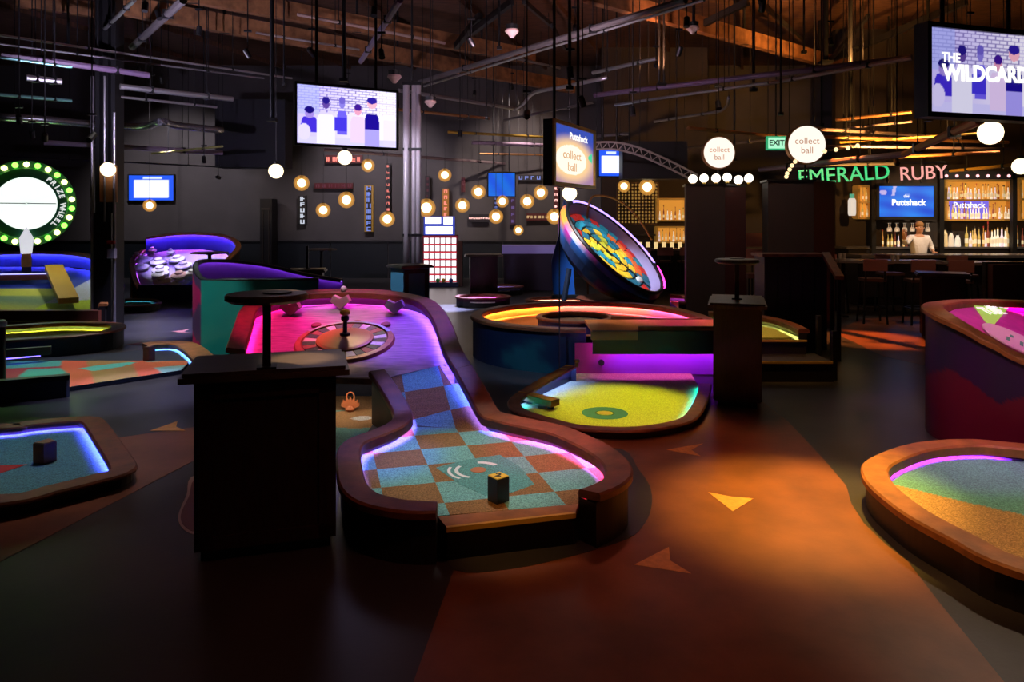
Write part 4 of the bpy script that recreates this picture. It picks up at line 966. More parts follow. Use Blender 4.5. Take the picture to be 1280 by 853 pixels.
# ================================================================ pendants
pend = [(345, 214, 10, 12.0), (431, 197, 10, 12.0), (377, 229, 7.5, 17.5), (404, 263, 7, 18), (433, 250, 8, 17), (460, 207, 6.5, 18.5), (484, 274, 7.5, 18), (533, 260, 9, 16.5), (556, 219, 6.5, 19), (578, 257, 7, 18), (598, 240, 7, 18), (628, 252, 6, 19), (620, 271, 7, 18), (648, 288, 5, 20), (659, 252, 7, 18), (676, 241, 7, 18), (712, 242, 10, 12.5), (693, 271, 7.5, 17.5), (187, 257, 6, 20), (780, 233, 6, 18), (809, 234, 8, 16), (1238, 166, 16, 7.6), (1276, 208, 11, 11)]
names = ['large pendant globe below the dark bulkhead', 'large pendant globe under the large television', 'amber globe above the white neon mask', 'amber globe left of the yellow-framed sign', 'amber globe under the dark red plank sign', 'small amber globe left of the red vertical letters', 'amber globe below the red vertical letters', 'amber globe just right of the silver column', 'dim small amber globe high right of the silver column', 'amber globe above the pink script sign', 'amber globe left of the plain blue television', 'globe directly under the plain blue television', 'amber globe right of the pink script sign', 'tiny low amber globe above the lavender counter', 'amber globe right of the plain blue television, lower', 'amber globe right of the plain blue television, upper', 'large globe beneath the gold-framed television', 'amber globe beside the blue fin', 'small amber globe under the far left television', 'small globe left of the perforated gold screen', 'globe in front of the perforated gold screen', 'big bright globe below the largest television', 'bright globe at the right edge above the bottles']
for (px, py, r, Y), l_ in zip(pend, names):
    p = D(px, py, Y); R_ = r/FPX*Y*.92
    t = thing('pendant_globe', l_+', lit', 'pendant lamp', (p.x, p.y, p.z), group='glowing globe pendants')
    if r >= 9.5: MB().sphere((0, 0, 0), R_, 16).build('globe', GLOBEB, t, local=True, smooth=True)
    else:
        MB().sphere((0, 0, 0), R_*.78, 14).build('bulb', GLOBE, t, local=True, smooth=True)
        MB().sphere((0, 0, 0), R_*1.12, 16).build('outer_glass', AMBERHALO, t, local=True, smooth=True)  # soft halo of light round the bulb, built as glowing shells
        MB().sphere((0, 0, 0), R_*1.42, 16).build('outer_glass', AMBERHALO, t, local=True, smooth=True)
    MB().lathe([(R_*.35, 0), (R_*.35, R_*.4), (.012, R_*.55)], (0, 0, R_*.88), 10).build('socket', BLACKM, t, local=True)
    MB().tube([(0, 0, R_*1.2), (0, 0, 6.5-p.z)], .006, 5).build('cord', BLACK, t, local=True)

# ================================================================ marquee signs on the rear wall (illegible at this size: lamp-bar glyphs)
def marquee(label, px, py0, py1, wpx, bg, fg, es, horiz=False, Y=21.85, n=None):
    a, b = D(px, py0, Y), D(px, py1, Y); H = abs(a.z-b.z); W = wpx/FPX*Y
    t = thing('marquee_sign', label, 'sign', (a.x, Y, min(a.z, b.z)), group='marquee signs on the rear wall')
    MB().box((0, .03, H/2), (W, .06, H)).build('board', bg, t, local=True)
    random.seed(int(px)); n = n or max(3, int((W if horiz else H)/.17))
    for k in range(n):
        if horiz: x, z_ = -W/2+W*(k+.5)/n, H/2
        else: x, z_ = 0, H*(k+.5)/n
        s_ = min(W, H)*.5 if not horiz else min(H*.6, W/n*.7)
        s_ = min(s_, (H/n*.72 if not horiz else 9))
        mb = MB()
        for q in range(3):
            if q == 0: mb.box((x-.38*s_, -.01, z_), (s_*.24, .02, s_))
            elif random.random() < .5: mb.box((x+random.choice((.0, .38))*s_, -.01, z_), (s_*.28, .02, s_))
            else: mb.box((x, -.01, z_+random.choice((-.4, 0, .4))*s_), (s_, .02, s_*.2))
        mb.build('lamp_glyph', fg, t, local=True)
    return t
SB = M('sign_black', (.012, .01, .012), .5); SR = M('sign_maroon', (.10, .012, .012), .5)
g_red = EM('glyph_red', (1, .25, .2), 1.3); g_blue = EM('glyph_blue', (.25, .35, 1), .8); g_pink = EM('glyph_pink', (1, .55, .5), 2.0); g_pur = EM('glyph_purple', (.4, .25, .9), .35); g_w = EM('glyph_white', (.8, .85, 1), .8); g_dim = EM('glyph_dim', (.45, .05, .12), .25); g_gold = EM('glyph_gold', (1, .65, .3), .7)
marquee('white glowing mask-like sign left of the yellow-framed sign', 378, 245, 281, 10, SB, g_w, .8, n=5)
marquee('dark red horizontal plank sign near the top left of the sign wall', 417, 229, 236, 48, SR, g_dim, 1, True)
ysg = marquee('tall yellow-framed sign with blue lamp letters', 461, 232, 290, 11, M('sign_yellow', (.35, .2, .03), .5, emit=(1, .55, .1), es=.06), g_blue, 1)
MB().box((0, -.004, 58/900*21.85/2), (.16, .012, 1.3)).build('inner_panel', SB, ysg, local=True)
marquee('tall red lamp-letter sign left of the silver column', 485, 204, 266, 6, SB, g_red, 1)
marquee('dim vertical sign right of the silver column', 534, 220, 249, 6, SB, g_dim, 1)
marquee('red and yellow vertical sign above the grid game', 557, 236, 272, 8, M('sign_amber', (.3, .12, .02), .5, emit=(1, .45, .05), es=.12), g_red, 1)
marquee('dim maroon vertical sign by the plain blue television, left', 579, 222, 240, 5, SR, g_dim, 1)
marquee('pink glowing script sign right of the grid game', 599, 268, 278, 26, SB, g_pink, 2, True, n=9)
marquee('short blue vertical sign under the plain blue television', 620, 246, 262, 5, SB, g_blue, 1)
marquee('purple vertical sign right of the plain blue television', 641, 247, 281, 7, M('sign_plum', (.05, .02, .05), .5), g_pur, 1)
marquee('red and gold oval script sign left of the blue fin', 672, 267, 276, 28, SR, g_gold, 1, True, n=6)
marquee('red and white vertical sign below the gold-framed television', 695, 232, 262, 6, SR, g_pink, 1)
marquee('purple horizontal sign under the ceiling pipes', 662, 219, 226, 30, SB, g_blue, 1, True)
marquee('red striped sign behind the globe under the large television', 430, 194, 204, 46, SR, g_red, 1, True)
# ================================================================ bar on the right
YB = 17.6
GB = M('gilded_shelf', (.55, .28, .06), .45, emit=(1, .5, .08), es=.10)
def shelf_unit(label, x0, x1, y0, y1, levels, Y=YB, back=True):
    a, b = D(x0, y0, Y), D(x1, y1, Y); W = b.x-a.x; H = a.z-b.z; cx = (a.x+b.x)/2
    t = thing('bottle_shelf', label, 'shelf', (cx, Y, b.z))
    MB().box((0, .16, H/2), (W, .03, H)).build('back_board', M('amber_back', (.45, .18, .03), .6, emit=(1, .45, .06), es=.5), t, local=True)
    for s_ in (-1, 1): MB().box((s_*W/2, 0, H/2), (.05, .32, H)).build('side', GB, t, local=True)
    for k in range(levels+1): MB().box((0, 0, H*k/levels), (W, .32, .045)).build('shelf_board', GB, t, local=True)
    return t, a, b
bot_meshes = []
def bottle_proto(k, col, es):
    prof = [[(.038, 0), (.04, .02), (.04, .17), (.015, .22), (.014, .29), (.017, .30)], [(.045, 0), (.047, .02), (.045, .12), (.02, .17), (.018, .24), (.02, .25)], [(.03, 0), (.032, .2), (.012, .25), (.012, .33), (.015, .335)]][k % 3]
    t = thing('liquor_bottle', 'bottle', 'bottle')
    MB().lathe(prof, (0, 0, 0), 10).build('glass', M('bottle_glass_%d' % k, col, .2, emit=col, es=es*1.5), t, local=True)  # glow put into the glass to brighten the bottle rows
    MB().lathe([(.018, 0), (.018, .035)], (0, 0, prof[-1][1]-.01), 8).build('cap', M('bottle_cap_%d' % (k % 3), ((.05, .04, .04), (.6, .4, .1), (.5, .05, .05))[k % 3], .4), t, local=True)
    MB().lathe([(prof[1][0]+.002, .05), (prof[1][0]+.002, .12)], (0, 0, 0), 10).build('paper_label', M('bottle_label_%d' % (k % 3), ((.8, .75, .6), (.7, .6, .5), (.75, .65, .3))[k % 3], .6, emit=(1, .8, .5), es=.45), t, local=True)  # the paper glows too, for brighter rows
    return t
protos = [bottle_proto(0, (.75, .5, .2), .35), bottle_proto(1, (.8, .75, .6), .5), bottle_proto(2, (.5, .25, .06), .3), bottle_proto(3, (.55, .42, .12), .3), bottle_proto(4, (.75, .65, .75), .45), bottle_proto(5, (.3, .08, .05), .2)]
used = [False]*6
def put_bottle(p, k, label, group, s_=1.0):
    if used[k]: o = copy_tree(protos[k])
    else: o = protos[k]; used[k] = True
    o.location = p; o.scale = (s_*.55, s_*.55, s_); o['label'] = label; o['group'] = group
def row(x0, x1, py, Y, n, label, group, s_=1.0, zfix=None):
    a, b = D(x0, py, Y), D(x1, py, Y)
    for k in range(n): put_bottle((a.x+(b.x-a.x)*(k+.5)/n, Y+random.uniform(-.04, .04), zfix if zfix else a.z), random.randrange(6), label, group, s_*random.uniform(.9, 1.15))
random.seed(11)
u1, a, b = shelf_unit('amber-lit back bar shelf unit right of the bar television', 1178, 1264, 226, 275, 2)
row(1184, 1262, 1, YB-.06, 22, 'bottle on the upper shelf of the amber-lit unit right of the bar television', 'bottles on the upper amber shelf', 1.05, b.z+(a.z-b.z)/2+.024)
row(1184, 1262, 1, YB-.06, 20, 'bottle on the lower shelf of the amber-lit unit right of the bar television', 'bottles on the lower amber shelf', 1.05, b.z+.024)
u2, a, b = shelf_unit('narrow amber-lit shelf unit left of the bar television', 1070, 1087, 233, 273, 2)
row(1072, 1086, 1, YB-.06, 3, 'bottle on the narrow amber-lit shelf left of the bar television, lower level', 'bottles on the narrow lower shelf', 1.05, b.z+.024)
row(1072, 1086, 1, YB-.06, 3, 'bottle on the narrow amber-lit shelf left of the bar television, upper level', 'bottles on the narrow upper shelf', 1.05, b.z+(a.z-b.z)/2+.024)
u3, a, b = shelf_unit('amber-lit shelf unit cut by the right picture edge', 1270, 1340, 224, 275, 2)
row(1273, 1338, 1, YB-.06, 12, 'bottle on the lower shelf at the right picture edge', 'bottles on the right edge lower shelf', 1.05, b.z+.024)
row(1273, 1338, 1, YB-.06, 12, 'bottle on the upper shelf at the right picture edge', 'bottles on the right edge upper shelf', 1.05, b.z+(a.z-b.z)/2+.024)
ps = thing('shelf_screen', 'purple lettered screen glowing behind the lower shelf bottles', 'screen', D(1211, 263, YB+.1))
MB().box((0, 0, 0), (.96, .02, .46)).build('panel', EM('purple_panel', (.22, .16, .9), .9), ps, local=True)
text('lettering', 'Puttshack', .2, WTX, ps, (0, -.012, .12), ext=.001, off=.004)
# back counter with glowing bottles, posts, drinks
bc = thing('back_bar_counter', 'long black back bar counter under the amber shelves', 'counter', (11.2, 17.2, 0))
MB().box((0, 0, .55), (6.6, .6, 1.08)).build('body', M('black_counter', (.012, .010, .011), .4), bc, local=True)
MB().box((0, 0, 1.12), (6.7, .66, .05)).build('top', M('steel_top', (.25, .24, .26), .3, metal=.7), bc, local=True)
zc = 1.147
row(1206, 1262, 1, 17.1, 14, 'glowing bottle in the tight row on the back bar counter', 'bottles on the back counter', 1.45, zc)
row(1102, 1136, 1, 17.1, 7, 'bottle standing on the back counter left of the bartender', 'bottles left of the bartender', 1.0, zc)
row(1268, 1330, 1, 17.1, 9, 'bottle on the back counter at the right picture edge', 'bottles on the counter right edge', 1.3, zc)
for i, (px, c_) in enumerate(((1181, (.8, .6, .3)), (1189, (.75, .7, .6)), (1197, (.85, .85, .8)))):
    p = D(px, 304, 17.0); t = thing('drink_dispenser', ('amber', 'cream', 'white')[i]+' drink dispenser on the back counter by the shelf post', 'dispenser', (p.x, p.y, zc))
    MB().lathe([(.06, 0), (.065, .02), (.055, .18+.06*(2-i)), (.03, .24+.06*(2-i)), (.03, .28+.06*(2-i))], (0, 0, 0), 12).build('jar', M('dispenser_%d' % i, c_, .3, emit=c_, es=.4), t, local=True)
    MB().lathe([(.035, 0), (.04, .02), (.02, .04)], (0, 0, .27+.06*(2-i)), 10).build('lid', BLACKM, t, local=True)
gl = thing('glass_rack', 'hanging rack of stemmed glasses below the bar television', 'glass rack', D(1136, 279, 16.9))
MB().box((0, 0, .02), (1.1, .3, .03)).build('rack', BLACKM, gl, local=True)
for k in range(12):
    MB().lathe([(.035, 0), (.006, -.01), (.006, -.09), (.035, -.12), (.04, -.18), (.034, -.2)], (-.5+.09*k, (k % 2)*.1-.05, 0), 10).build('stemmed_glass', M('rack_glass', (.65, .6, .55), .15, emit=(1, .8, .6), es=.22), gl, local=True)
# uprights and red lamps over the bar
for px, l_ in ((1091, 'black bar upright left of the bar television'), (1176, 'black bar upright right of the bar television'), (1267, 'black bar upright between the two amber units')):
    p = D(px, 300, YB-.92); t = thing('bar_upright', l_, 'post', (p.x, p.y, 0))
    MB().box((0, 0, 1.5), (.1, .1, 3.0)).build('post', BLACK, t, local=True); MB().box((0, 0, .02), (.2, .2, .04)).build('foot', BLACK, t, local=True)
hb = thing('bar_header', 'black header rail with small pink lamps over the amber shelf unit', 'rail', D(1220, 224, YB-.92))
MB().box((0, 0, .09), (1.75, .1, .2)).build('rail', BLACK, hb, local=True)
for k in range(7): MB().sphere((-.72+.24*k, -.06, .07), .036, 10).build('lamp', EM('pink_lamp', (1, .4, .42), 2.2), hb, local=True)
# neon words
NG = EM('neon_green', (.01, .65, .22), 1.0); NP = EM('neon_pink', (1, .40, .36), 1.0)
n1 = thing('green_neon_word', 'green neon word EMERALD partly hidden by the right pillar', 'neon sign', D(1056, 221, 14.6))
text('lettering', 'EMERALD', .44, NG, n1, (-.02, 0, .03), (math.pi/2, -.07, 0), .01, .0)
MB().box((0, .05, .25), (1.5, .02, .02)).build('support_rail', BLACKM, n1, local=True)
for x in (-.6, .6): MB().tube([(x, .05, .25), (x, .05, 6.5-n1.location.z)], .008, 5).build('hanger_rod', BLACKM, n1, local=True)
n2 = thing('pink_neon_word', 'pink neon word RUBY above the bar television', 'neon sign', D(1154, 217, 15.2))
text('lettering', 'RUBY', .41, NP, n2, (0, 0, .0), (math.pi/2, -.05, 0), .01, .0)
MB().box((0, .05, .25), (1.0, .02, .02)).build('support_rail', BLACKM, n2, local=True)
for x in (-.4, .4): MB().tube([(x, .05, .25), (x, .05, 6.5-n2.location.z)], .008, 5).build('hanger_rod', BLACKM, n2, local=True)
# front bar counter
fb = thing('bar_counter', 'long dark front bar counter with a lit pale edge', 'counter', (10.4, 15.2, 0))
MB().box((0, 0, .5), (6.4, .5, 1.0)).build('body', M('dark_bar_front', (.014, .010, .012), .4), fb, local=True)
for k in range(9): MB().box((-2.9+.72*k, -.26, .5), (.66, .02, .84)).build('front_panel', M('dark_bar_panel', (.018, .012, .014), .45), fb, local=True)
MB().box((0, -.08, 1.03), (6.5, .75, .06)).build('top', M('bar_top', (.14, .12, .12), .25), fb, local=True)
# bartender
bt = thing('person', 'bartender in a white shirt raising one arm behind the bar', 'person', (9.15, 16.2, 0))
def skin_figure(name, V, E, rad, mat, parent, root=0):
    me = bpy.data.meshes.new(name); me.from_pydata(V, E, []); o = bpy.data.objects.new(name, me); COL.objects.link(o); o.parent = parent
    me.materials.append(mat); o.modifiers.new('skin', 'SKIN'); sv = me.skin_vertices[0].data
    for i, r in enumerate(rad): sv[i].radius = (r, r*.8) if isinstance(r, float) else r
    sv[root].use_root = True
    o.modifiers.new('sub', 'SUBSURF').levels = 2; o.modifiers['sub'].render_levels = 2; return o
SKINM = M('skin_tone', (.55, .30, .20), .6); SHIRT = M('white_shirt', (.75, .75, .82), .7, noise=(8, .1)); TROU = M('black_trousers', (.01, .01, .012), .7)
V = [(0, 0, .95), (0, 0, 1.15), (0, -.01, 1.36), (0, -.02, 1.46), (0, -.05, 1.55), (0, -.06, 1.66), (.19, 0, 1.38), (.27, -.03, 1.15), (.20, -.22, 1.08), (.17, -.30, 1.07), (-.19, 0, 1.38), (-.36, -.12, 1.24), (-.46, -.24, 1.44), (-.48, -.27, 1.52), (.1, 0, .88), (.11, -.02, .5), (.11, .02, .08), (.12, -.10, .04), (-.1, 0, .88), (-.11, -.02, .5), (-.11, .02, .08), (-.12, -.10, .04)]
E = [(0, 1), (1, 2), (2, 3), (3, 4), (4, 5), (2, 6), (6, 7), (7, 8), (8, 9), (2, 10), (10, 11), (11, 12), (12, 13), (0, 14), (14, 15), (15, 16), (16, 17), (0, 18), (18, 19), (19, 20), (20, 21)]
rad = [.11, .11, .115, .055, .085, .08, .07, .05, .035, .03, .07, .05, .035, .03, .09, .065, .045, .04, .09, .065, .045, .04]
skin_figure('body', V, E, rad, SKINM, bt)
V2 = [(0, 0, .92), (0, 0, 1.15), (0, -.01, 1.36), (.19, 0, 1.385), (.275, -.03, 1.15), (.22, -.17, 1.10), (-.19, 0, 1.385), (-.36, -.12, 1.24), (-.43, -.20, 1.37)]
skin_figure('shirt', V2, [(0, 1), (1, 2), (2, 3), (3, 4), (4, 5), (2, 6), (6, 7), (7, 8)], [.19, .19, .195, .09, .07, .055, .09, .07, .055], SHIRT, bt)
skin_figure('trousers', [(0, 0, .95), (.1, 0, .88), (.11, -.02, .5), (.11, .02, .1), (-.1, 0, .88), (-.11, -.02, .5), (-.11, .02, .1)], [(0, 1), (1, 2), (2, 3), (0, 4), (4, 5), (5, 6)], [.16, .105, .08, .065, .105, .08, .065], TROU, bt)
hd = (0, -.055, 1.605)
MB().sphere((0, -.025, 1.672), .092, 14, .9).build('hair', M('light_brown_hair', (.30, .16, .06), .7), bt, local=True, smooth=True)
MB().add([(-.012, -.135, 1.60), (.012, -.135, 1.60), (0, -.165, 1.585), (0, -.14, 1.625)], [(0, 1, 2), (0, 2, 3), (1, 2, 3), (0, 1, 3)]).build('nose', SKINM, bt, local=True)
for s_ in (-1, 1):
    MB().sphere((s_*.03, -.132, 1.615), .010, 8).build('eye', BLACK, bt, local=True); MB().sphere((s_*.088, -.05, 1.60), .02, 8).build('ear', SKINM, bt, local=True)
MB().box((0, -.135, 1.555), (.04, .008, .008)).build('mouth', M('lip_tone', (.4, .12, .10), .5), bt, local=True)
for base, dr_ in (((.17, -.30, 1.07), Vector((-.2, -1, -.1))), ((-.48, -.27, 1.52), Vector((-.1, -.35, 1)))):
    for k in range(5):
        b_ = Vector(base)+Vector(((k-2)*.016, 0, 0)); d_ = (dr_+Vector(((k-2)*.12+(.5 if k == 4 else 0), 0, 0))).normalized()*(.05, .062, .066, .06, .045)[k]
        MB().tube([b_, b_+d_*.6, b_+d_+Vector((0, -.012, -.008))], [.010, .009, .007], 6).build('finger', SKINM, bt, local=True)

# bar tables, stools, seating
def stool(label, loc, rz, back=True, h=.75):
    t = thing('bar_stool', label, 'stool', loc, rz, 'stools around the bar tables')
    MB().box((0, 0, h), (.36, .36, .05)).build('seat', M('stool_leather', (.09, .035, .025), .45), t, local=True)
    for x in (-1, 1):
        for y in (-1, 1): MB().beam((x*.19, y*.19, 0), (x*.15, y*.15, h-.02), .028, .028).build('leg', BLACKM, t, local=True)
    for (a_, b_) in (((-.18, -.18, .28), (.18, -.18, .28)), ((-.18, .18, .28), (.18, .18, .28)), ((-.18, -.18, .28), (-.18, .18, .28)), ((.18, -.18, .28), (.18, .18, .28))): MB().beam(a_, b_, .02, .02).build('footrest', BLACKM, t, local=True)
    if back:
        MB().box((0, .18, h+.26), (.38, .035, .20)).build('backrest', M('pink_leather', (.28, .10, .08), .5), t, local=True)
        for x in (-.15, .15): MB().beam((x, .17, h), (x, .18, h+.2), .025, .025).build('back_post', BLACKM, t, local=True)
    return t
def hightop(label, loc, L_, W_, rz, h=1.05):
    t = thing('high_table', label, 'table', loc, rz, 'high tables near the bar')
    MB().box((0, 0, h-.025), (L_, W_, .05)).build('top', M('bar_table_top', (.16, .12, .11), .25), t, local=True)
    for x in (-L_/2+.12, L_/2-.12):
        MB().box((x, 0, (h-.05)/2), (.07, .07, h-.05)).build('leg', BLACKM, t, local=True); MB().box((x, 0, .02), (.1, W_*.8, .04)).build('foot', BLACKM, t, local=True)
    return t
hightop('long high table in front of the bar counter, left', (6.9, 13.2, 0), 1.8, .6, math.radians(-12))
hightop('long high table nearer the right picture edge', (8.7, 12.6, 0), 1.8, .6, math.radians(-8))
for (x, y, r, l_) in ((6.2, 13.9, 10, 'stool behind the left high table by the pillar'), (6.25, 12.5, 170, 'stool in front of the left high table, nearest the pillar'), (6.95, 12.3, 172, 'stool in front of the left high table, middle'), (7.55, 12.2, 165, 'stool in front of the left high table, far end'), (7.3, 13.9, 5, 'stool behind the left high table, right end'), (8.4, 13.4, 0, 'stool behind the right high table'), (9.0, 11.8, 175, 'stool in front of the right high table')):
    stool('dark leather '+l_, (x, y, 0), math.radians(r))
for i, (px, py, Y) in enumerate(((945, 300, 15.5), (942, 322, 13.5))):
    p = D(px, py, Y); t = thing('lounge_chair', ('pinkish leather chair between the pillars, farther', 'pinkish leather chair between the pillars, nearer')[i], 'chair', (p.x, p.y, 0), group='chairs between the pillars')
    z0 = p.z
    MB().box((0, 0, z0), (.5, .06, .3)).build('backrest', M('pink_leather'), t, local=True); MB().box((0, -.22, z0-.32), (.5, .46, .08)).build('seat', M('stool_leather'), t, local=True)
    for x in (-.22, .22):
        for y in (-.4, 0): MB().beam((x, y, 0), (x, y, z0-.34), .03, .03).build('leg', BLACKM, t, local=True)
        MB().beam((x, 0, z0-.32), (x, 0, z0), .03, .03).build('back_post', BLACKM, t, local=True)
bo_ = thing('booth_bench', 'reddish brown padded booth bench beyond the crimson bowl', 'bench', (8.3, 11.0, 0))
MB().box((0, 0, .25), (1.6, .6, .5)).build('seat', M('booth_leather', (.11, .04, .035), .5), bo_, local=True)
for k in range(4): MB().box((-.6+.4*k, .3, .78), (.39, .12, .62)).build('back_cushion', M('booth_leather'), bo_, local=True)
MB().box((0, .4, .56), (1.66, .08, 1.12)).build('back_panel', BLACK, bo_, local=True)
for i, (px, py, Y) in enumerate(((1116, 333, 13.0), (1122, 331, 13.1), (1050, 327, 13.6), (1055, 327, 13.6))):
    p = D(px, py, Y); t = thing('table_glass', 'small pale glass on the %s' % ('left high table, %s' % ('front', 'rear')[i] if i < 2 else 'table edge by the pillar, %s' % ('left', 'right')[i-2]), 'glass', (p.x, p.y, 1.05))
    MB().lathe([(.03, 0), (.035, .1), (.03, .1), (.026, .01)], (0, 0, 0), 12).build('tumbler', M('tumbler_glass', (.35, .3, .25), .15), t, local=True)
    MB().lathe([(.027, .012), (.031, .07)], (0, 0, 0), 12).build('drink', M('amber_drink', (.6, .3, .05), .3, emit=(1, .6, .2), es=.3), t, local=True)

# perforated gold screen and far shelves behind the dish
gs = thing('perforated_screen', 'perforated gold screen lit from behind left of the pillars', 'screen', D(797, 280, 19.5))
W_, H_ = 1.1, 1.1
MB().box((0, .05, H_/2), (W_, .02, H_)).build('back_light', EM('amber_glow_panel', (1, .55, .12), .28), gs, local=True)
mb = MB(); 
for i in range(13): mb.box((-W_/2+W_*i/12, 0, H_/2), (.045, .02, H_))
for j in range(13): mb.box((0, 0, H_*j/12), (W_, .02, .045))
mb.build('lattice', M('dark_bronze', (.07, .04, .03), .4, metal=.5), gs, local=True)
MB().box((0, .0, -.3), (W_, .2, .05)).build('ledge', BLACK, gs, local=True)
for i, (y0, y1, n_, l_) in enumerate(((249, 276, 7, 'upper'), (284, 303, 8, 'lower'))):
    t, a, b = shelf_unit('far amber-lit bottle shelf left of the left pillar, %s' % l_, 820, 858, y0, y1, 1, Y=19.5)
    row(822, 857, 1, 19.44, n_, 'bottle on the %s far shelf left of the pillar' % l_, 'bottles on the far %s shelf' % l_, .98, b.z+.024)
t = thing('far_counter', 'dark far counter with pinkish stools behind the tilted dish', 'counter', (3.9, 18.6, 0))
MB().box((0, 0, .5), (2.6, .5, 1.0)).build('body', M('dark_bar_front'), t, local=True); MB().box((0, -.05, 1.02), (2.7, .65, .05)).build('top', M('bar_top'), t, local=True)
for k in range(7):
    p = D(790+k*10, 301, 18.5); o_ = 'glowing tumbler on the far counter behind the tilted dish'
    t = thing('far_tumbler', o_, 'glass', (p.x, p.y, 1.045), group='tumblers on the far counter')
    MB().lathe([(.05, 0), (.055, .16), (.05, .16)], (0, 0, 0), 10).build('glass', M('warm_glass', (.7, .5, .25), .3, emit=(1, .7, .3), es=.8), t, local=True)
for k in range(3): stool('pinkish stool at the far counter, %s' % ('left', 'middle', 'right')[k], (3.2+.55*k, 17.8, 0), math.pi)
for i, (px, py, c_, l_) in enumerate(((1065, 259, (1, .85, .7), 'white cylinder lamp left of the narrow amber shelf'),)):
    p = D(px, py, 16.5); t = thing('cylinder_lamp', l_, 'lamp', p)
    MB().lathe([(.07, -.2), (.085, -.15), (.085, .15), (.06, .2)], (0, 0, 0), 14).build('shade', EM('soft_white_shade', c_, .75), t, local=True)
    MB().lathe([(.05, .2), (.05, .3)], (0, 0, 0), 12).build('green_cap', EM('green_cap', (.1, .6, .35), .6), t, local=True)
    MB().tube([(0, 0, .3), (0, 0, 6.5-p.z)], .008, 5).build('cord', BLACK, t, local=True)
ex = thing('exit_sign', 'green lit EXIT sign left of the larger round sign', 'exit sign', D(970, 179, 12.6))
MB().box((0, 0, 0), (.34, .06, .24)).build('box', M('exit_box', (.02, .2, .08), .5, emit=(.05, .6, .25), es=.6), ex, local=True)
MB().box((0, -.032, 0), (.29, .008, .19)).build('panel', EM('exit_panel', (.45, 1, .65), 1.0), ex, local=True)
text('lettering', 'EXIT', .13, M('exit_dark', (.01, .12, .05), .5), ex, (0, -.04, 0), ext=.002, off=.003)
MB().tube([(0, 0, .12), (0, 0, 6.5-ex.location.z)], .012, 6).build('stem', BLACKM, ex, local=True)

# ================================================================ columns
cl = thing('black_steel_column', 'black steel column with a lit lamp box and conduits at left', 'column', (-6.9, 12.3, 0))
def colx(px): return (px-640)/FPX*12.3
MB().box((colx(137), 12.3, 3.2), (.09, .26, 6.4)).build('web', BLACK, cl)
for px in (127.5, 147): MB().box((colx(px), 12.3, 3.2), (.07, .28, 6.4)).build('flange', BLACK, cl)
MB().box((colx(137), 12.14, .95), (.30, .12, 1.9)).build('guard', M('column_guard', (.014, .014, .014), .4), cl)
MB().tube([(colx(124), 12.1, 0), (colx(124), 12.1, 4.2)], .028, 8).build('conduit', SILVER, cl)
MB().tube([(colx(151), 12.1, 0), (colx(151), 12.1, 3.6)], .025, 8).build('conduit', SILVER, cl)
MB().tube([(colx(140), 12.08, 1.75), (colx(140), 12.08, 4.2)], .018, 8).build('conduit', SILVER, cl)
p = D(140, 317, 12.05); MB().box(p, (.12, .08, .16)).build('junction_box', M('grey_box', (.4, .38, .4), .5), cl)
p = D(139, 303, 12.05); MB().box(p, (.12, .05, .06)).build('red_tag', M('red_tag', (.5, .01, .01), .5), cl)
p = D(135, 212, 12.0); MB().sphere(p, .12, 14).build('lamp_globe', GLOBEB, cl, smooth=True)
p = D(136, 230, 12.12); MB().box(p, (.28, .05, .62)).build('lamp_plate', M('copper_plate', (.45, .2, .08), .5), cl)
c2 = thing('silver_pipe_column', 'pair of silver pipes forming a slim column near room centre', 'column', (-1.75, 13.4, 0))
for px, r in ((508, .062), (517.5, .045), (523, .05)):
    x = (px-640)/FPX*13.4; MB().tube([(x, 13.4, 0), (x, 13.4, 4.3)], r, 12).build('pipe', M('satin_pipe', (.55, .50, .55), .4, metal=.15), c2, smooth=True)
for z_ in (1.5, 3.1): MB().box(((515-640)/FPX*13.4, 13.4, z_), (.36, .1, .05)).build('clamp', BLACKM, c2)
x = (515-640)/FPX*13.4; MB().tube([(x, 13.4, 4.3), (x, 13.4, 6.5)], .02, 8).build('hanger_rod', BLACKM, c2); MB().box((x, 13.4, 4.32), (.36, .14, .06)).build('head_plate', BLACKM, c2)
thin = thing('tall_thin_flagstick', 'thin black flagstick standing in front of the ring bowl', 'flagstick', (.54, 8.2, 0))
MB().tube([(.54, 8.2, 0), (.54, 8.2, 2.1)], .009, 6).build('stick', BLACK, thin); MB().lathe([(.08, 0), (.08, .02)], (.54, 8.2, 0), 12).build('foot', BLACK, thin)

# ================================================================ timber beams, pipes and ducts under the ceiling
def pz_(px, py, z): Y = FPX*(z-CAMH)/(HOR-py); return Vector(((px-640)/FPX*Y, Y, z))
def bar(name, label, cat, a, b, z, r, mat, group=None, w_=None, ext=0.0, straps=3):
    A_, B_ = pz_(*a, z), pz_(*b, z); d_ = (B_-A_)
    A_ -= d_*ext; B_ += d_*ext
    t = thing(name, label, cat, (A_+B_)/2, group=group)
    if w_: MB().beam(A_, B_, w_, r*2).build('timber', mat, t)
    else: MB().tube([A_, B_], r, 8).build('tube', mat, t)
    for k in range(straps):
        q = A_.lerp(B_, (k+.5)/straps)
        MB().tube([q, Vector((q.x, q.y, 6.5))], .008 if not w_ else .03, 5).build('hanger_rod', BLACKM, t)
        MB().box(q, (r*2.4 if not w_ else w_*1.1, .05, r*2.4 if not w_ else r*2.1)).build('strap', BLACKM, t)
    return t
GB_ = 'timber beams under the roof'
bar('roof_beam', 'long orange-brown timber beam above the large television, upper', 'beam', (150, -25), (650, 68), 5.75, .17, BEAMW, GB_, .16, .05)
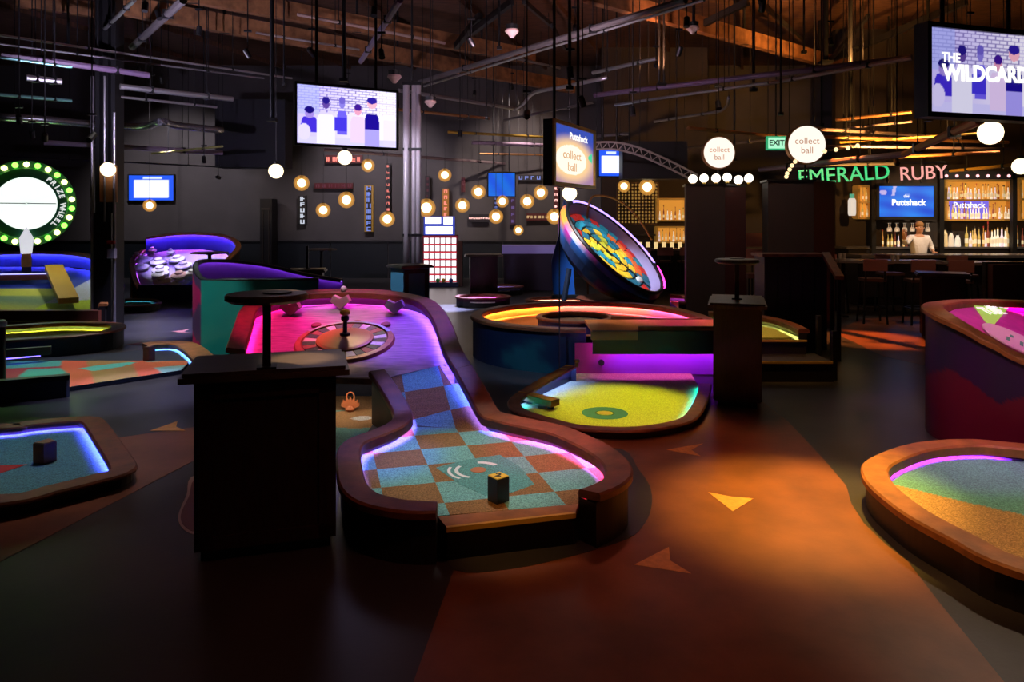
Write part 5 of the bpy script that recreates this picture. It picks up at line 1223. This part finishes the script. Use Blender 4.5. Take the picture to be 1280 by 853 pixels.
bar('roof_beam', 'long orange-brown timber beam above the large television, lower', 'beam', (180, 12), (700, 106), 5.5, .17, BEAMW, GB_, .16, .05)
bar('roof_beam', 'timber beam descending right towards the pillars', 'beam', (764, 0), (1048, 80), 5.6, .15, BEAMW, GB_, .16, .08)
bar('roof_beam', 'short timber beam at the upper left corner', 'beam', (26, 0), (137, 15), 5.9, .14, BEAMW, GB_, .14, .05)
GP = 'conduits and pipes under the ceiling'
pipes = [((0, 44), (365, 98), 4.6, .022, SILVER, 'thin silver conduit crossing above the black column, upper'), ((0, 55), (330, 98), 4.5, .018, DULLPIPE, 'thin dull conduit crossing above the black column, lower'), ((0, 67), (186, 94), 4.2, .05, M('violet_pipe', (.13, .08, .15), .5), 'thick violet-grey pipe at the upper left'), ((0, 72), (90, 84), 4.1, .02, M('teal_pipe', (.15, .35, .32), .4, metal=.5), 'teal-tinted pipe at the upper left edge'),  # teal light on the edge pipe is put into its colour
         ((150, 108), (291, 124), 4.0, .05, SILVER, 'silver duct right of the black column, upper'), ((150, 121), (271, 134), 3.9, .025, SILVER, 'slim silver pipe right of the black column'), ((33, 97), (77, 102), 4.0, .05, SILVER, 'short silver duct left of the black column'), ((0, 118), (90, 126), 3.9, .03, M('teal_pipe'), 'teal-tinted pipe left of the black column'),
         ((55, 178), (278, 191), 3.4, .055, M('mauve_bar', (.3, .22, .32), .5), 'mauve bar crossing behind the black column'), ((190, 192), (278, 183), 3.3, .025, M('olive_bar', (.35, .32, .1), .5), 'olive diagonal bar under the mauve bar'), ((0, 195), (299, 210), 3.2, .02, BLACKM, 'thin black lighting track above the far left television'),
         ((229, 0), (165, 59), 4.9, .06, DULLPIPE, 'grey diagonal strut left of the large television'), ((168, 0), (131, 36), 5.0, .03, SILVER, 'short silver diagonal brace by the black column'), ((320, 41), (449, 62), 5.2, .022, SILVER, 'silver conduit above the large television'), ((372, 18), (556, 54), 5.35, .03, M('rope_conduit', (.45, .33, .3), .5, metal=.4), 'pinkish conduit running along the upper timber beam'), ((500, 0), (451, 77), 4.7, .045, M('violet_strut', (.25, .2, .32), .4, metal=.5), 'violet diagonal strut above the large television'),
         ((524, 103), (857, 0), 4.6, .05, DULLPIPE, 'long grey pipe rising right from the silver column, thicker'), ((530, 108), (880, 0), 4.55, .022, SILVER, 'long slim silver pipe rising right from the silver column'), ((498, 113), (650, 137), 4.2, .035, SILVER, 'silver pipe passing the top of the silver column'), ((498, 137), (611, 148), 3.9, .03, COPPER, 'copper pipe right of the large television'), ((405, 187), (650, 206), 3.5, .04, M('rose_pipe', (.4, .3, .32), .4, metal=.4), 'rose-tinted pipe below the large television'),
         ((741, 91), (821, 73), 4.5, .035, SILVER, 'short silver pipe above the gold-framed television'), ((743, 119), (1140, 72), 4.3, .05, M('violet_pipe'), 'long violet-grey pipe rising to the upper right television'), ((769, 131), (960, 103), 4.1, .03, SILVER, 'silver pipe below the long violet-grey pipe'), ((950, 106), (1140, 72), 4.2, .035, M('rose_pipe'), 'rose-tinted pipe left of the largest television'), ((743, 170), (787, 167), 3.8, .04, SILVER, 'short silver pipe over the small blue and white screen'), ((818, 152), (900, 139), 4.0, .03, SILVER, 'silver pipe bending up above the left round sign'),
         ((820, 189), (985, 172), 3.45, .035, DULLPIPE, 'dull pipe behind the left round sign'), ((950, 212), (1130, 193), 2.75, .05, M('rose_pipe'), 'rose cable tray above the green neon word'), ((1130, 193), (1225, 150), 2.75, .05, COPPER, 'copper cable tray rising to the largest television'), ((985, 170), (1260, 178), 3.2, .03, COPPER, 'copper pipe above the neon words, upper'), ((1000, 160), (1200, 172), 3.4, .03, M('rose_pipe'), 'rose pipe above the neon words, highest'), ((1040, 200), (1250, 190), 2.9, .03, COPPER, 'copper pipe above the neon words, lower'), ((1188, 214), (1280, 205), 2.72, .03, M('yellow_pipe', (.55, .35, .06), .4, metal=.4), 'yellow pipe above the amber shelf unit'), ((860, 160), (990, 172), 3.4, .03, COPPER, 'copper pipe between the two round signs'), ((990, 182), (1270, 186), 3.05, .022, M('rose_pipe'), 'rose pipe passing just above the neon words'), ((1045, 150), (1140, 140), 3.6, .03, COPPER, 'copper pipe left of the largest television, below the truss'), ((1050, 178), (1235, 166), 3.2, .022, M('yellow_pipe', (.55, .35, .06), .4, metal=.4), 'yellow pipe slanting behind the big bright globe'), ((985, 207), (1120, 205), 2.85, .03, SILVER, 'silver pipe just above the green neon word'), ((1060, 160), (1140, 152), 3.5, .02, M('rose_pipe'), 'slim rose pipe left of the largest television'), ((640, 72), (700, 85), 5.3, .03, SILVER, 'silver conduit under the lower timber beam'),
         ((630, 150), (742, 128), 4.2, .03, DULLPIPE, 'dull pipe left of the gold-framed television'), ((560, 165), (690, 172), 4.0, .035, M('yellow_pipe'), 'yellow pipe between column and gold-framed television'), ((590, 178), (690, 182), 3.8, .05, M('mauve_bar'), 'mauve duct left of the gold-framed television'), ((600, 192), (690, 194), 3.7, .03, COPPER, 'copper pipe left of the gold-framed television, lowest')]
for (a, b, z_, r, m, l_) in pipes: bar('ceiling_pipe', l_, 'pipe', a, b, z_, r, m, GP, straps=2)
def bent(label, pts, z_, r, m):
    Q = [pz_(x, y, z_) for x, y in pts]; t = thing('bent_duct', label, 'duct', Q[len(Q)//2])
    MB().tube(catmull(Q, 4), r, 10).build('tube', m, t, smooth=True)
    for q in (Q[0].lerp(Q[1], .3), Q[-1]): MB().tube([q, Vector((q.x, q.y, 6.5))], .008, 5).build('hanger_rod', BLACKM, t)
bent('shiny silver flexible duct with a kink right of the black column', [(0, 146), (60, 150), (124, 156), (180, 158), (201, 152), (222, 157), (278, 163)], 3.7, .075, M('shiny_duct', (.55, .56, .62), .25, metal=.9))
bent('grey pipe with two bends left of the gold-framed television', [(642, 137), (654, 130), (668, 116), (707, 108), (759, 97)], 4.2, .035, SILVER)
bent('silver pipe elbow above the left round sign', [(880, 143), (900, 139), (909, 132), (911, 122)], 4.0, .03, SILVER)
# arched lattice truss
ar = thing('arched_lattice_truss', 'pale arched lattice truss curving down to the left pillar', 'truss', D(800, 190, 13.2))
top_ = catmull([D(743, 178, 13.2), D(770, 178, 13.2), D(800, 185, 13.2), D(835, 200, 13.2), D(872, 219, 13.2)], 6); bot_ = [p-Vector((.03, 0, .13)) for p in top_]
for q in (top_[1], top_[12]): MB().tube([q, Vector((q.x, q.y, 6.5))], .008, 5).build('hanger_rod', BLACKM, ar)
MB().tube(top_, .02, 6).build('chord', M('pale_steel', (.5, .45, .42), .45, metal=.4), ar); MB().tube(bot_, .02, 6).build('chord', M('pale_steel'), ar)
for k in range(0, len(top_)-1, 2): MB().tube([top_[k], bot_[k+1]], .010, 5).build('lattice_bar', M('pale_steel'), ar); MB().tube([bot_[k+1], top_[min(k+2, len(top_)-1)]], .010, 5).build('lattice_bar', M('pale_steel'), ar)
# black roof trusses, upper right
def truss(label, segs, z_):
    t = thing('roof_truss', label, 'truss', pz_(*segs[0][0], z_), group='black roof trusses')
    for (a, b, wd) in segs:
        A_ = pz_(*a, z_); Bq = pz_(*b, z_+.25); MB().beam(A_, Bq, wd, wd*1.4).build('member', BLACK, t)
truss('black truss diagonals left of the largest television', [((1038, 75), (1208, 2), .09), ((1038, 75), (1085, 20), .06), ((1066, 111), (1089, 134), .07), ((1089, 134), (1140, 111), .07), ((1063, 142), (1140, 131), .07), ((950, 2), (1004, 52), .06)], 5.6)
truss('black truss diagonals above the gold-framed television', [((655, 2), (690, 32), .06), ((690, 32), (706, 60), .06), ((875, 32), (935, 2), .09), ((590, 40), (640, 2), .09), ((570, 58), (600, 20), .1)], 5.6)
for i, (px, y0, y1, r, Y) in enumerate(((340, -20, 150, .035, 11), (430, 10, 100, .03, 11), (355, -10, 105, .014, 12), (942, -20, 112, .03, 13), (1005, -20, 65, .02, 13), (1032, -20, 78, .05, 13), (1063, 8, 150, .04, 13.5), (976, 62, 142, .018, 12), (1027, 70, 156, .015, 12), (608, 80, 148, .015, 13), (624, 0, 60, .02, 12), (824, 40, 105, .02, 13), (830, 40, 105, .02, 13), (712, 36, 110, .022, 9), (868, -10, 40, .015, 12), (1160, 60, 150, .03, 14), (918, 140, 200, .02, 14), (122, -30, 75, .02, 12), (85, -10, 55, .02, 13))):
    a, b = D(px, y0, Y), D(px, y1, Y); t = thing('drop_rod', 'vertical drop rod', 'rod', b, group='vertical drop rods')
    t['label'] = 'vertical drop rod hanging from the roof '+('left of the large television, nearer', 'behind the large television', 'left of the large television, thinner', 'between the long pipes above the left round sign', 'above the larger round sign, slim', 'above the larger round sign, thick', 'left of the black truss diagonals', 'left of the larger round sign', 'right of the larger round sign', 'right of the silver column', 'at the top near room centre', 'right of the gold-framed television, left twin', 'right of the gold-framed television, right twin', 'holding spotlights above the gold-framed television', 'holding the upper sprinkler', 'beside the largest television', 'over the left pillar bulbs', 'beside the black column top', 'at the upper left corner')[i]
    MB().tube([b, Vector((a.x, a.y, max(a.z, 6.5)))], r, 8).build('rod', BLACKM, t); MB().box(b, (r*4, r*4, .05)).build('end_plate', BLACKM, t)
for i, (px, py, Y) in enumerate(((640, 42, 11), (866, 38, 12), (493, 99, 11), (538, 130, 13))):
    p = D(px, py, Y); t = thing('sprinkler_dome', 'pinkish ceiling sensor dome '+('at the top centre', 'under the right timber beam', 'over the large television corner', 'beside the silver column')[i], 'sensor', p)
    MB().lathe([(.10, .06), (.11, .03), (.05, -.03), (.03, -.06)], (0, 0, 0), 14).build('dome', M('dome_pink', (.7, .5, .45), .5), t, local=True)
    MB().lathe([(.09, .06), (.1, .13), (.02, .15)], (0, 0, 0), 14).build('base', BLACK, t, local=True); MB().tube([(0, 0, .15), (0, 0, 6.5-p.z)], .012, 6).build('stem', BLACKM, t, local=True)
# ================================================================ track spotlights: visible heads, lamps behind pools of light, and added fill spots
AMB = (1, .48, .10); WARM = (1, .72, .45); WHT = (1, .9, .82); LAV = (.6, .55, 1); ROSE = (1, .4, .35)
def S(px, py, z, Y=None): return F(px, py, z)
track_spot((2.9, 6.2, 4.7), F(1000, 630, 0), (1, .54, .08), 2900, 24, 'amber spotlight over the terracotta floor path', blend=1.0)
track_spot((1.2, 6.4, 4.6), F(830, 590, 0), (1, .3, .2), 170, 46, 'rose spotlight over the floor arrows')
track_spot((-.2, 6.3, 4.6), F(600, 580, .18), WHT, 520, 24, 'white spotlight over the checkered carpet')  # added so the carpet colours show
track_spot((-2.0, 9.6, 4.8), Vector((-1.6, 6.95, .6)), (1, .66, .32), 300, 12, 'warm spotlight over the roulette wheel')
track_spot((1.1, 8.9, 4.7), F(775, 505, .03), (1, .88, .06), 1000, 21, 'pale yellow spotlight over the yellow green')
track_spot((4.2, 6.6, 4.6), F(1215, 640, .12), WARM, 330, 30, 'warm spotlight over the teal and tan green')
track_spot((-3.6, 7.2, 4.6), F(70, 560, .03), WHT, 170, 36, 'white spotlight over the blue-lit green')
track_spot((-5.2, 10.2, 4.8), F(130, 455, .05), WHT, 600, 34, 'white spotlight over the patchwork strip')
track_spot((-5.0, 11.5, 4.8), F(200, 410, 0), LAV, 2200, 34, 'lavender spotlight over the grey floor at left')  # added to imitate the lavender sheen reflected in the floor
track_spot((-3.4, 6.6, 4.5), F(200, 590, 0), ROSE, 60, 40, 'rose spotlight over the left terracotta band')
track_spot((5.4, 12.2, 4.8), F(1085, 424, 0), (1, .26, .05), 2600, 22, 'red-orange spotlight over the far terracotta floor')
track_spot((-.9, 17.2, 4.8), F(560, 385, 0), (.5, .52, 1), 14000, 14, 'lavender spotlight over the floor behind the roulette deck')  # strong lamp added in place of the floor's reflected glow
track_spot((5.6, 7.9, 4.7), Vector((4.3, 6.3, .9)), (1, .55, .3), 150, 34, 'orange spotlight over the crimson bowl')
track_spot((1.0, 11.4, 4.8), Vector((.9, 9.6, .4)), (1, .6, .3), 480, 34, 'orange spotlight over the ring bowl')
track_spot((-7.6, 14.6, 4.8), Vector((-8.5, 13.0, .4)), (1, .95, .6), 330, 36, 'pale yellow spotlight over the lime green')
track_spot((-7.6, 15.6, 4.8), Vector((-7.7, 17.0, .8)), (.9, .85, 1), 1100, 26, 'pale violet spotlight over the disc bumper ramp')
track_spot((2.6, 11.2, 4.4), Vector((1.7, 13.0, 1.2)), (1, .85, .9), 330, 26, 'pinkish spotlight aimed at the tilted dish')
track_spot((-5.2, 10.6, 4.8), Vector((-3.6, 9.6, .6)), (.8, .95, 1), 160, 26, 'pale blue spotlight on the teal tub')
track_spot((2.7, 8.9, 4.6), Vector((2.2, 7.2, 1.0)), AMB, 60, 20, 'amber spotlight over the second podium')
track_spot((-1.15, 4.7, 4.5), Vector((-1.20, 4.13, 1.0)), WARM, 1500, 7.5, 'warm spotlight over the nearest podium')  # added for the gloss on the podium top
for i, (px, py, Y, l_) in enumerate(((24, 150, 11, 'left'), (40, 168, 11.6, 'middle'), (56, 172, 10.6, 'right'))):
    track_spot(D(px, py, Y), D(60, 330, 13.5), (.8, 1, .6), 20, 30, 'small spotlight at the upper left cluster, %s one' % l_, stem=.2)
for (px, py, Y, tx, l_) in ((477, 68, 10, (-1, 8, .5), 'spotlight above the corner of the large television'), (713, 92, 9, (1, 9, .4), 'spotlight on the black drop rod above the gold-framed television'), (728, 128, 9.2, (2, 10, .4), 'lower spotlight beside the gold-framed television'), (791, 140, 11, (2, 10, .4), 'spotlight above the small blue and white screen'), (898, 132, 11, (3, 9, .4), 'spotlight above the left round sign'), (575, 168, 14, (-1, 13, 0), 'spotlight right of the silver column'), (255, 200, 15, (-7, 17, .8), 'small spotlight right of the mauve bar'), (273, 222, 18, (-7, 21.9, 2.5), 'small spotlight by the navy bulkhead')):
    track_spot(D(px, py, Y), tx, WARM, 40, 40, l_, stem=.3)
# wall washers on the sign wall and up-lights on the timber deck, on roof rods; most added to brighten the room
track_spot((-4.2, 18.5, 5.2), (-4.0, 22, 2.6), (.85, .72, .78), 560, 80, 'wall washer over the left half of the sign wall')
track_spot((0.0, 18.5, 5.2), (.3, 22, 2.6), (.95, .75, .66), 560, 80, 'wall washer over the right half of the sign wall')
track_spot((-10, 18.5, 5.2), (-10, 22, 2.4), (.85, .75, .8), 450, 85, 'wall washer beyond the prize wheel')
track_spot((6.2, 11.6, 2.72), (7.2, 14.5, 4.4), (1, .45, .10), 900, 120, 'amber up-light washing the roof deck over the bar', stem=-.3)
track_spot((2.5, 12.5, 4.5), (2.8, 14.5, 6.5), (1, .42, .2), 200, 110, 'dim amber up-light washing the roof deck at centre', stem=-.3)
track_spot((10.0, 13.5, 4.6), (10.2, 16.8, 1.2), (1, .75, .5), 700, 60, 'warm spotlight over the bar counter')
track_spot((7.0, 11.0, 4.6), (7.4, 13.0, 1.0), (1, .6, .35), 150, 60, 'warm spotlight over the left high table')
track_spot((3.3, 9.5, 4.6), (3.6, 12.0, 1.6), (1, .6, .45), 110, 60, 'warm spotlight on the pillar cabinets')
track_spot((-5.6, 9.6, 2.9), (-5.2, 12.5, 5.5), (.75, .65, .95), 500, 130, 'dim lavender up-light washing the roof at left', stem=-.3)
track_spot((.2, 9.6, 3.2), (.4, 12.5, 5.5), (.9, .65, .8), 350, 130, 'dim rose up-light washing the roof above the ring bowl', stem=-.3)
track_spot((-.6, 10.6, 4.4), Vector((1.5, 13.0, 1.0)), (.85, .9, 1), 1500, 26, 'cool spotlight aimed at the painted shell of the dish')  # added to light the dark side of the dish
track_spot((3.1, 7.4, 4.6), Vector((3.1, 8.7, .3)), AMB, 300, 30, 'amber spotlight over the stepped green')  # added so the gold step edges stand out
# wash spots added to spread the strip colours and brighten dim surfaces
PINK = (1, .02, .22); MAG = (1, .05, .75); VIO = (.30, .16, 1); BLU = (.06, .06, 1)
track_spot((-3.0, 7.6, 4.4), Vector((-2.25, 7.1, .66)), PINK, 750, 20, 'pink wash spotlight over the left of the roulette deck')
track_spot((-1.8, 9.4, 4.5), Vector((-1.75, 7.65, .8)), (.9, .03, .7), 480, 18, 'magenta wash spotlight over the back of the roulette deck')
track_spot((-.4, 8.2, 4.4), Vector((-.95, 7.1, .67)), (.22, .06, 1), 1100, 20, 'violet wash spotlight over the right of the roulette deck')
track_spot((-.1, 7.1, 4.4), Vector((-.74, 5.95, .35)), (.28, .24, 1), 650, 13, 'blue wash spotlight over the checkered ramp')
track_spot((-1.6, 5.6, 4.3), Vector((-.98, 4.95, .2)), BLU, 500, 16, 'blue wash spotlight over the left of the checkered carpet')
track_spot((1.0, 5.9, 4.3), Vector((.32, 5.05, .2)), PINK, 330, 16, 'pink wash spotlight over the right of the checkered carpet')
track_spot((-4.2, 6.4, 4.3), Vector((-3.4, 5.7, .05)), BLU, 70, 30, 'blue wash spotlight over the blue-lit green')
track_spot((5.3, 5.6, 4.5), Vector((4.4, 6.3, .9)), MAG, 230, 28, 'magenta wash spotlight over the crimson bowl deck')
track_spot((1.9, 3.0, 4.3), Vector((3.6, 5.6, .6)), (1, .55, .6), 330, 30, 'rose spotlight aimed at the painted crimson shell')
track_spot((1.2, 2.6, 4.4), Vector((2.4, 4.3, .2)), AMB, 260, 34, 'amber spotlight over the right green rail')
track_spot((4.6, 5.4, 4.4), Vector((3.1, 4.9, .12)), MAG, 260, 16, 'magenta wash spotlight over the teal and tan green')
track_spot((-5.6, 7.6, 4.5), Vector((-4.0, 9.7, .55)), (.85, 1, 1), 330, 18, 'cool spotlight aimed at the teal painted shell')
track_spot((2.4, 9.9, 4.5), Vector((2.0, 9.0, .5)), MAG, 330, 20, 'magenta wash spotlight over the ring bowl lanes')
track_spot((-7.2, 9.2, 4.5), F(30, 490, 0), (.45, 1, .35), 260, 24, 'green wash spotlight over the floor at the left edge')  # added for the green tint on the floor
track_spot((-2.9, 8.4, 4.6), F(180, 490, 0), LAV, 950, 26, 'lavender wash spotlight over the floor left of the podium')  # added for the lavender sheen beside the podium
track_spot((-7.6, 15.2, 4.5), Vector((-8.0, 17.1, .75)), VIO, 900, 24, 'violet wash spotlight over the disc bumper ramp')
track_spot((-.8, 6.2, 4.3), Vector((.2, 8.6, .3)), (.4, .6, 1), 420, 24, 'cool blue spotlight aimed at the navy ring bowl shell')
track_spot((-3.0, 10.8, 4.3), Vector((-1.75, 13.4, 2.4)), (.85, .8, 1), 420, 40, 'lavender spotlight aimed at the silver column')
track_spot((-2.2, 6.0, 4.4), Vector((-1.75, 7.75, .95)), (1, .85, .8), 240, 17, 'pale spotlight over the suit markers of the roulette deck')
track_spot((-4.0, 10.9, 4.3), Vector((-1.95, 12.6, .6)), (.5, .8, 1), 420, 14, 'cool spotlight aimed at the blue-sided podium')
track_spot((6.2, 13.0, 4.6), Vector((6.6, 15.2, 6.5)), (1, .42, .10), 500, 100, 'amber up-light near the black truss diagonals', stem=-.3)
track_spot((.2, 2.2, 4.3), Vector((.02, 3.84, .2)), AMB, 160, 10, 'narrow amber spotlight over the gold edge of the checkered hole')  # added to make the gold edge shine
track_spot((.8, 2.4, 4.6), Vector((.6, 3.5, 0)), (1, .3, .18), 90, 70, 'dim rose spotlight over the nearest terracotta floor')  # added to redden the floor in front
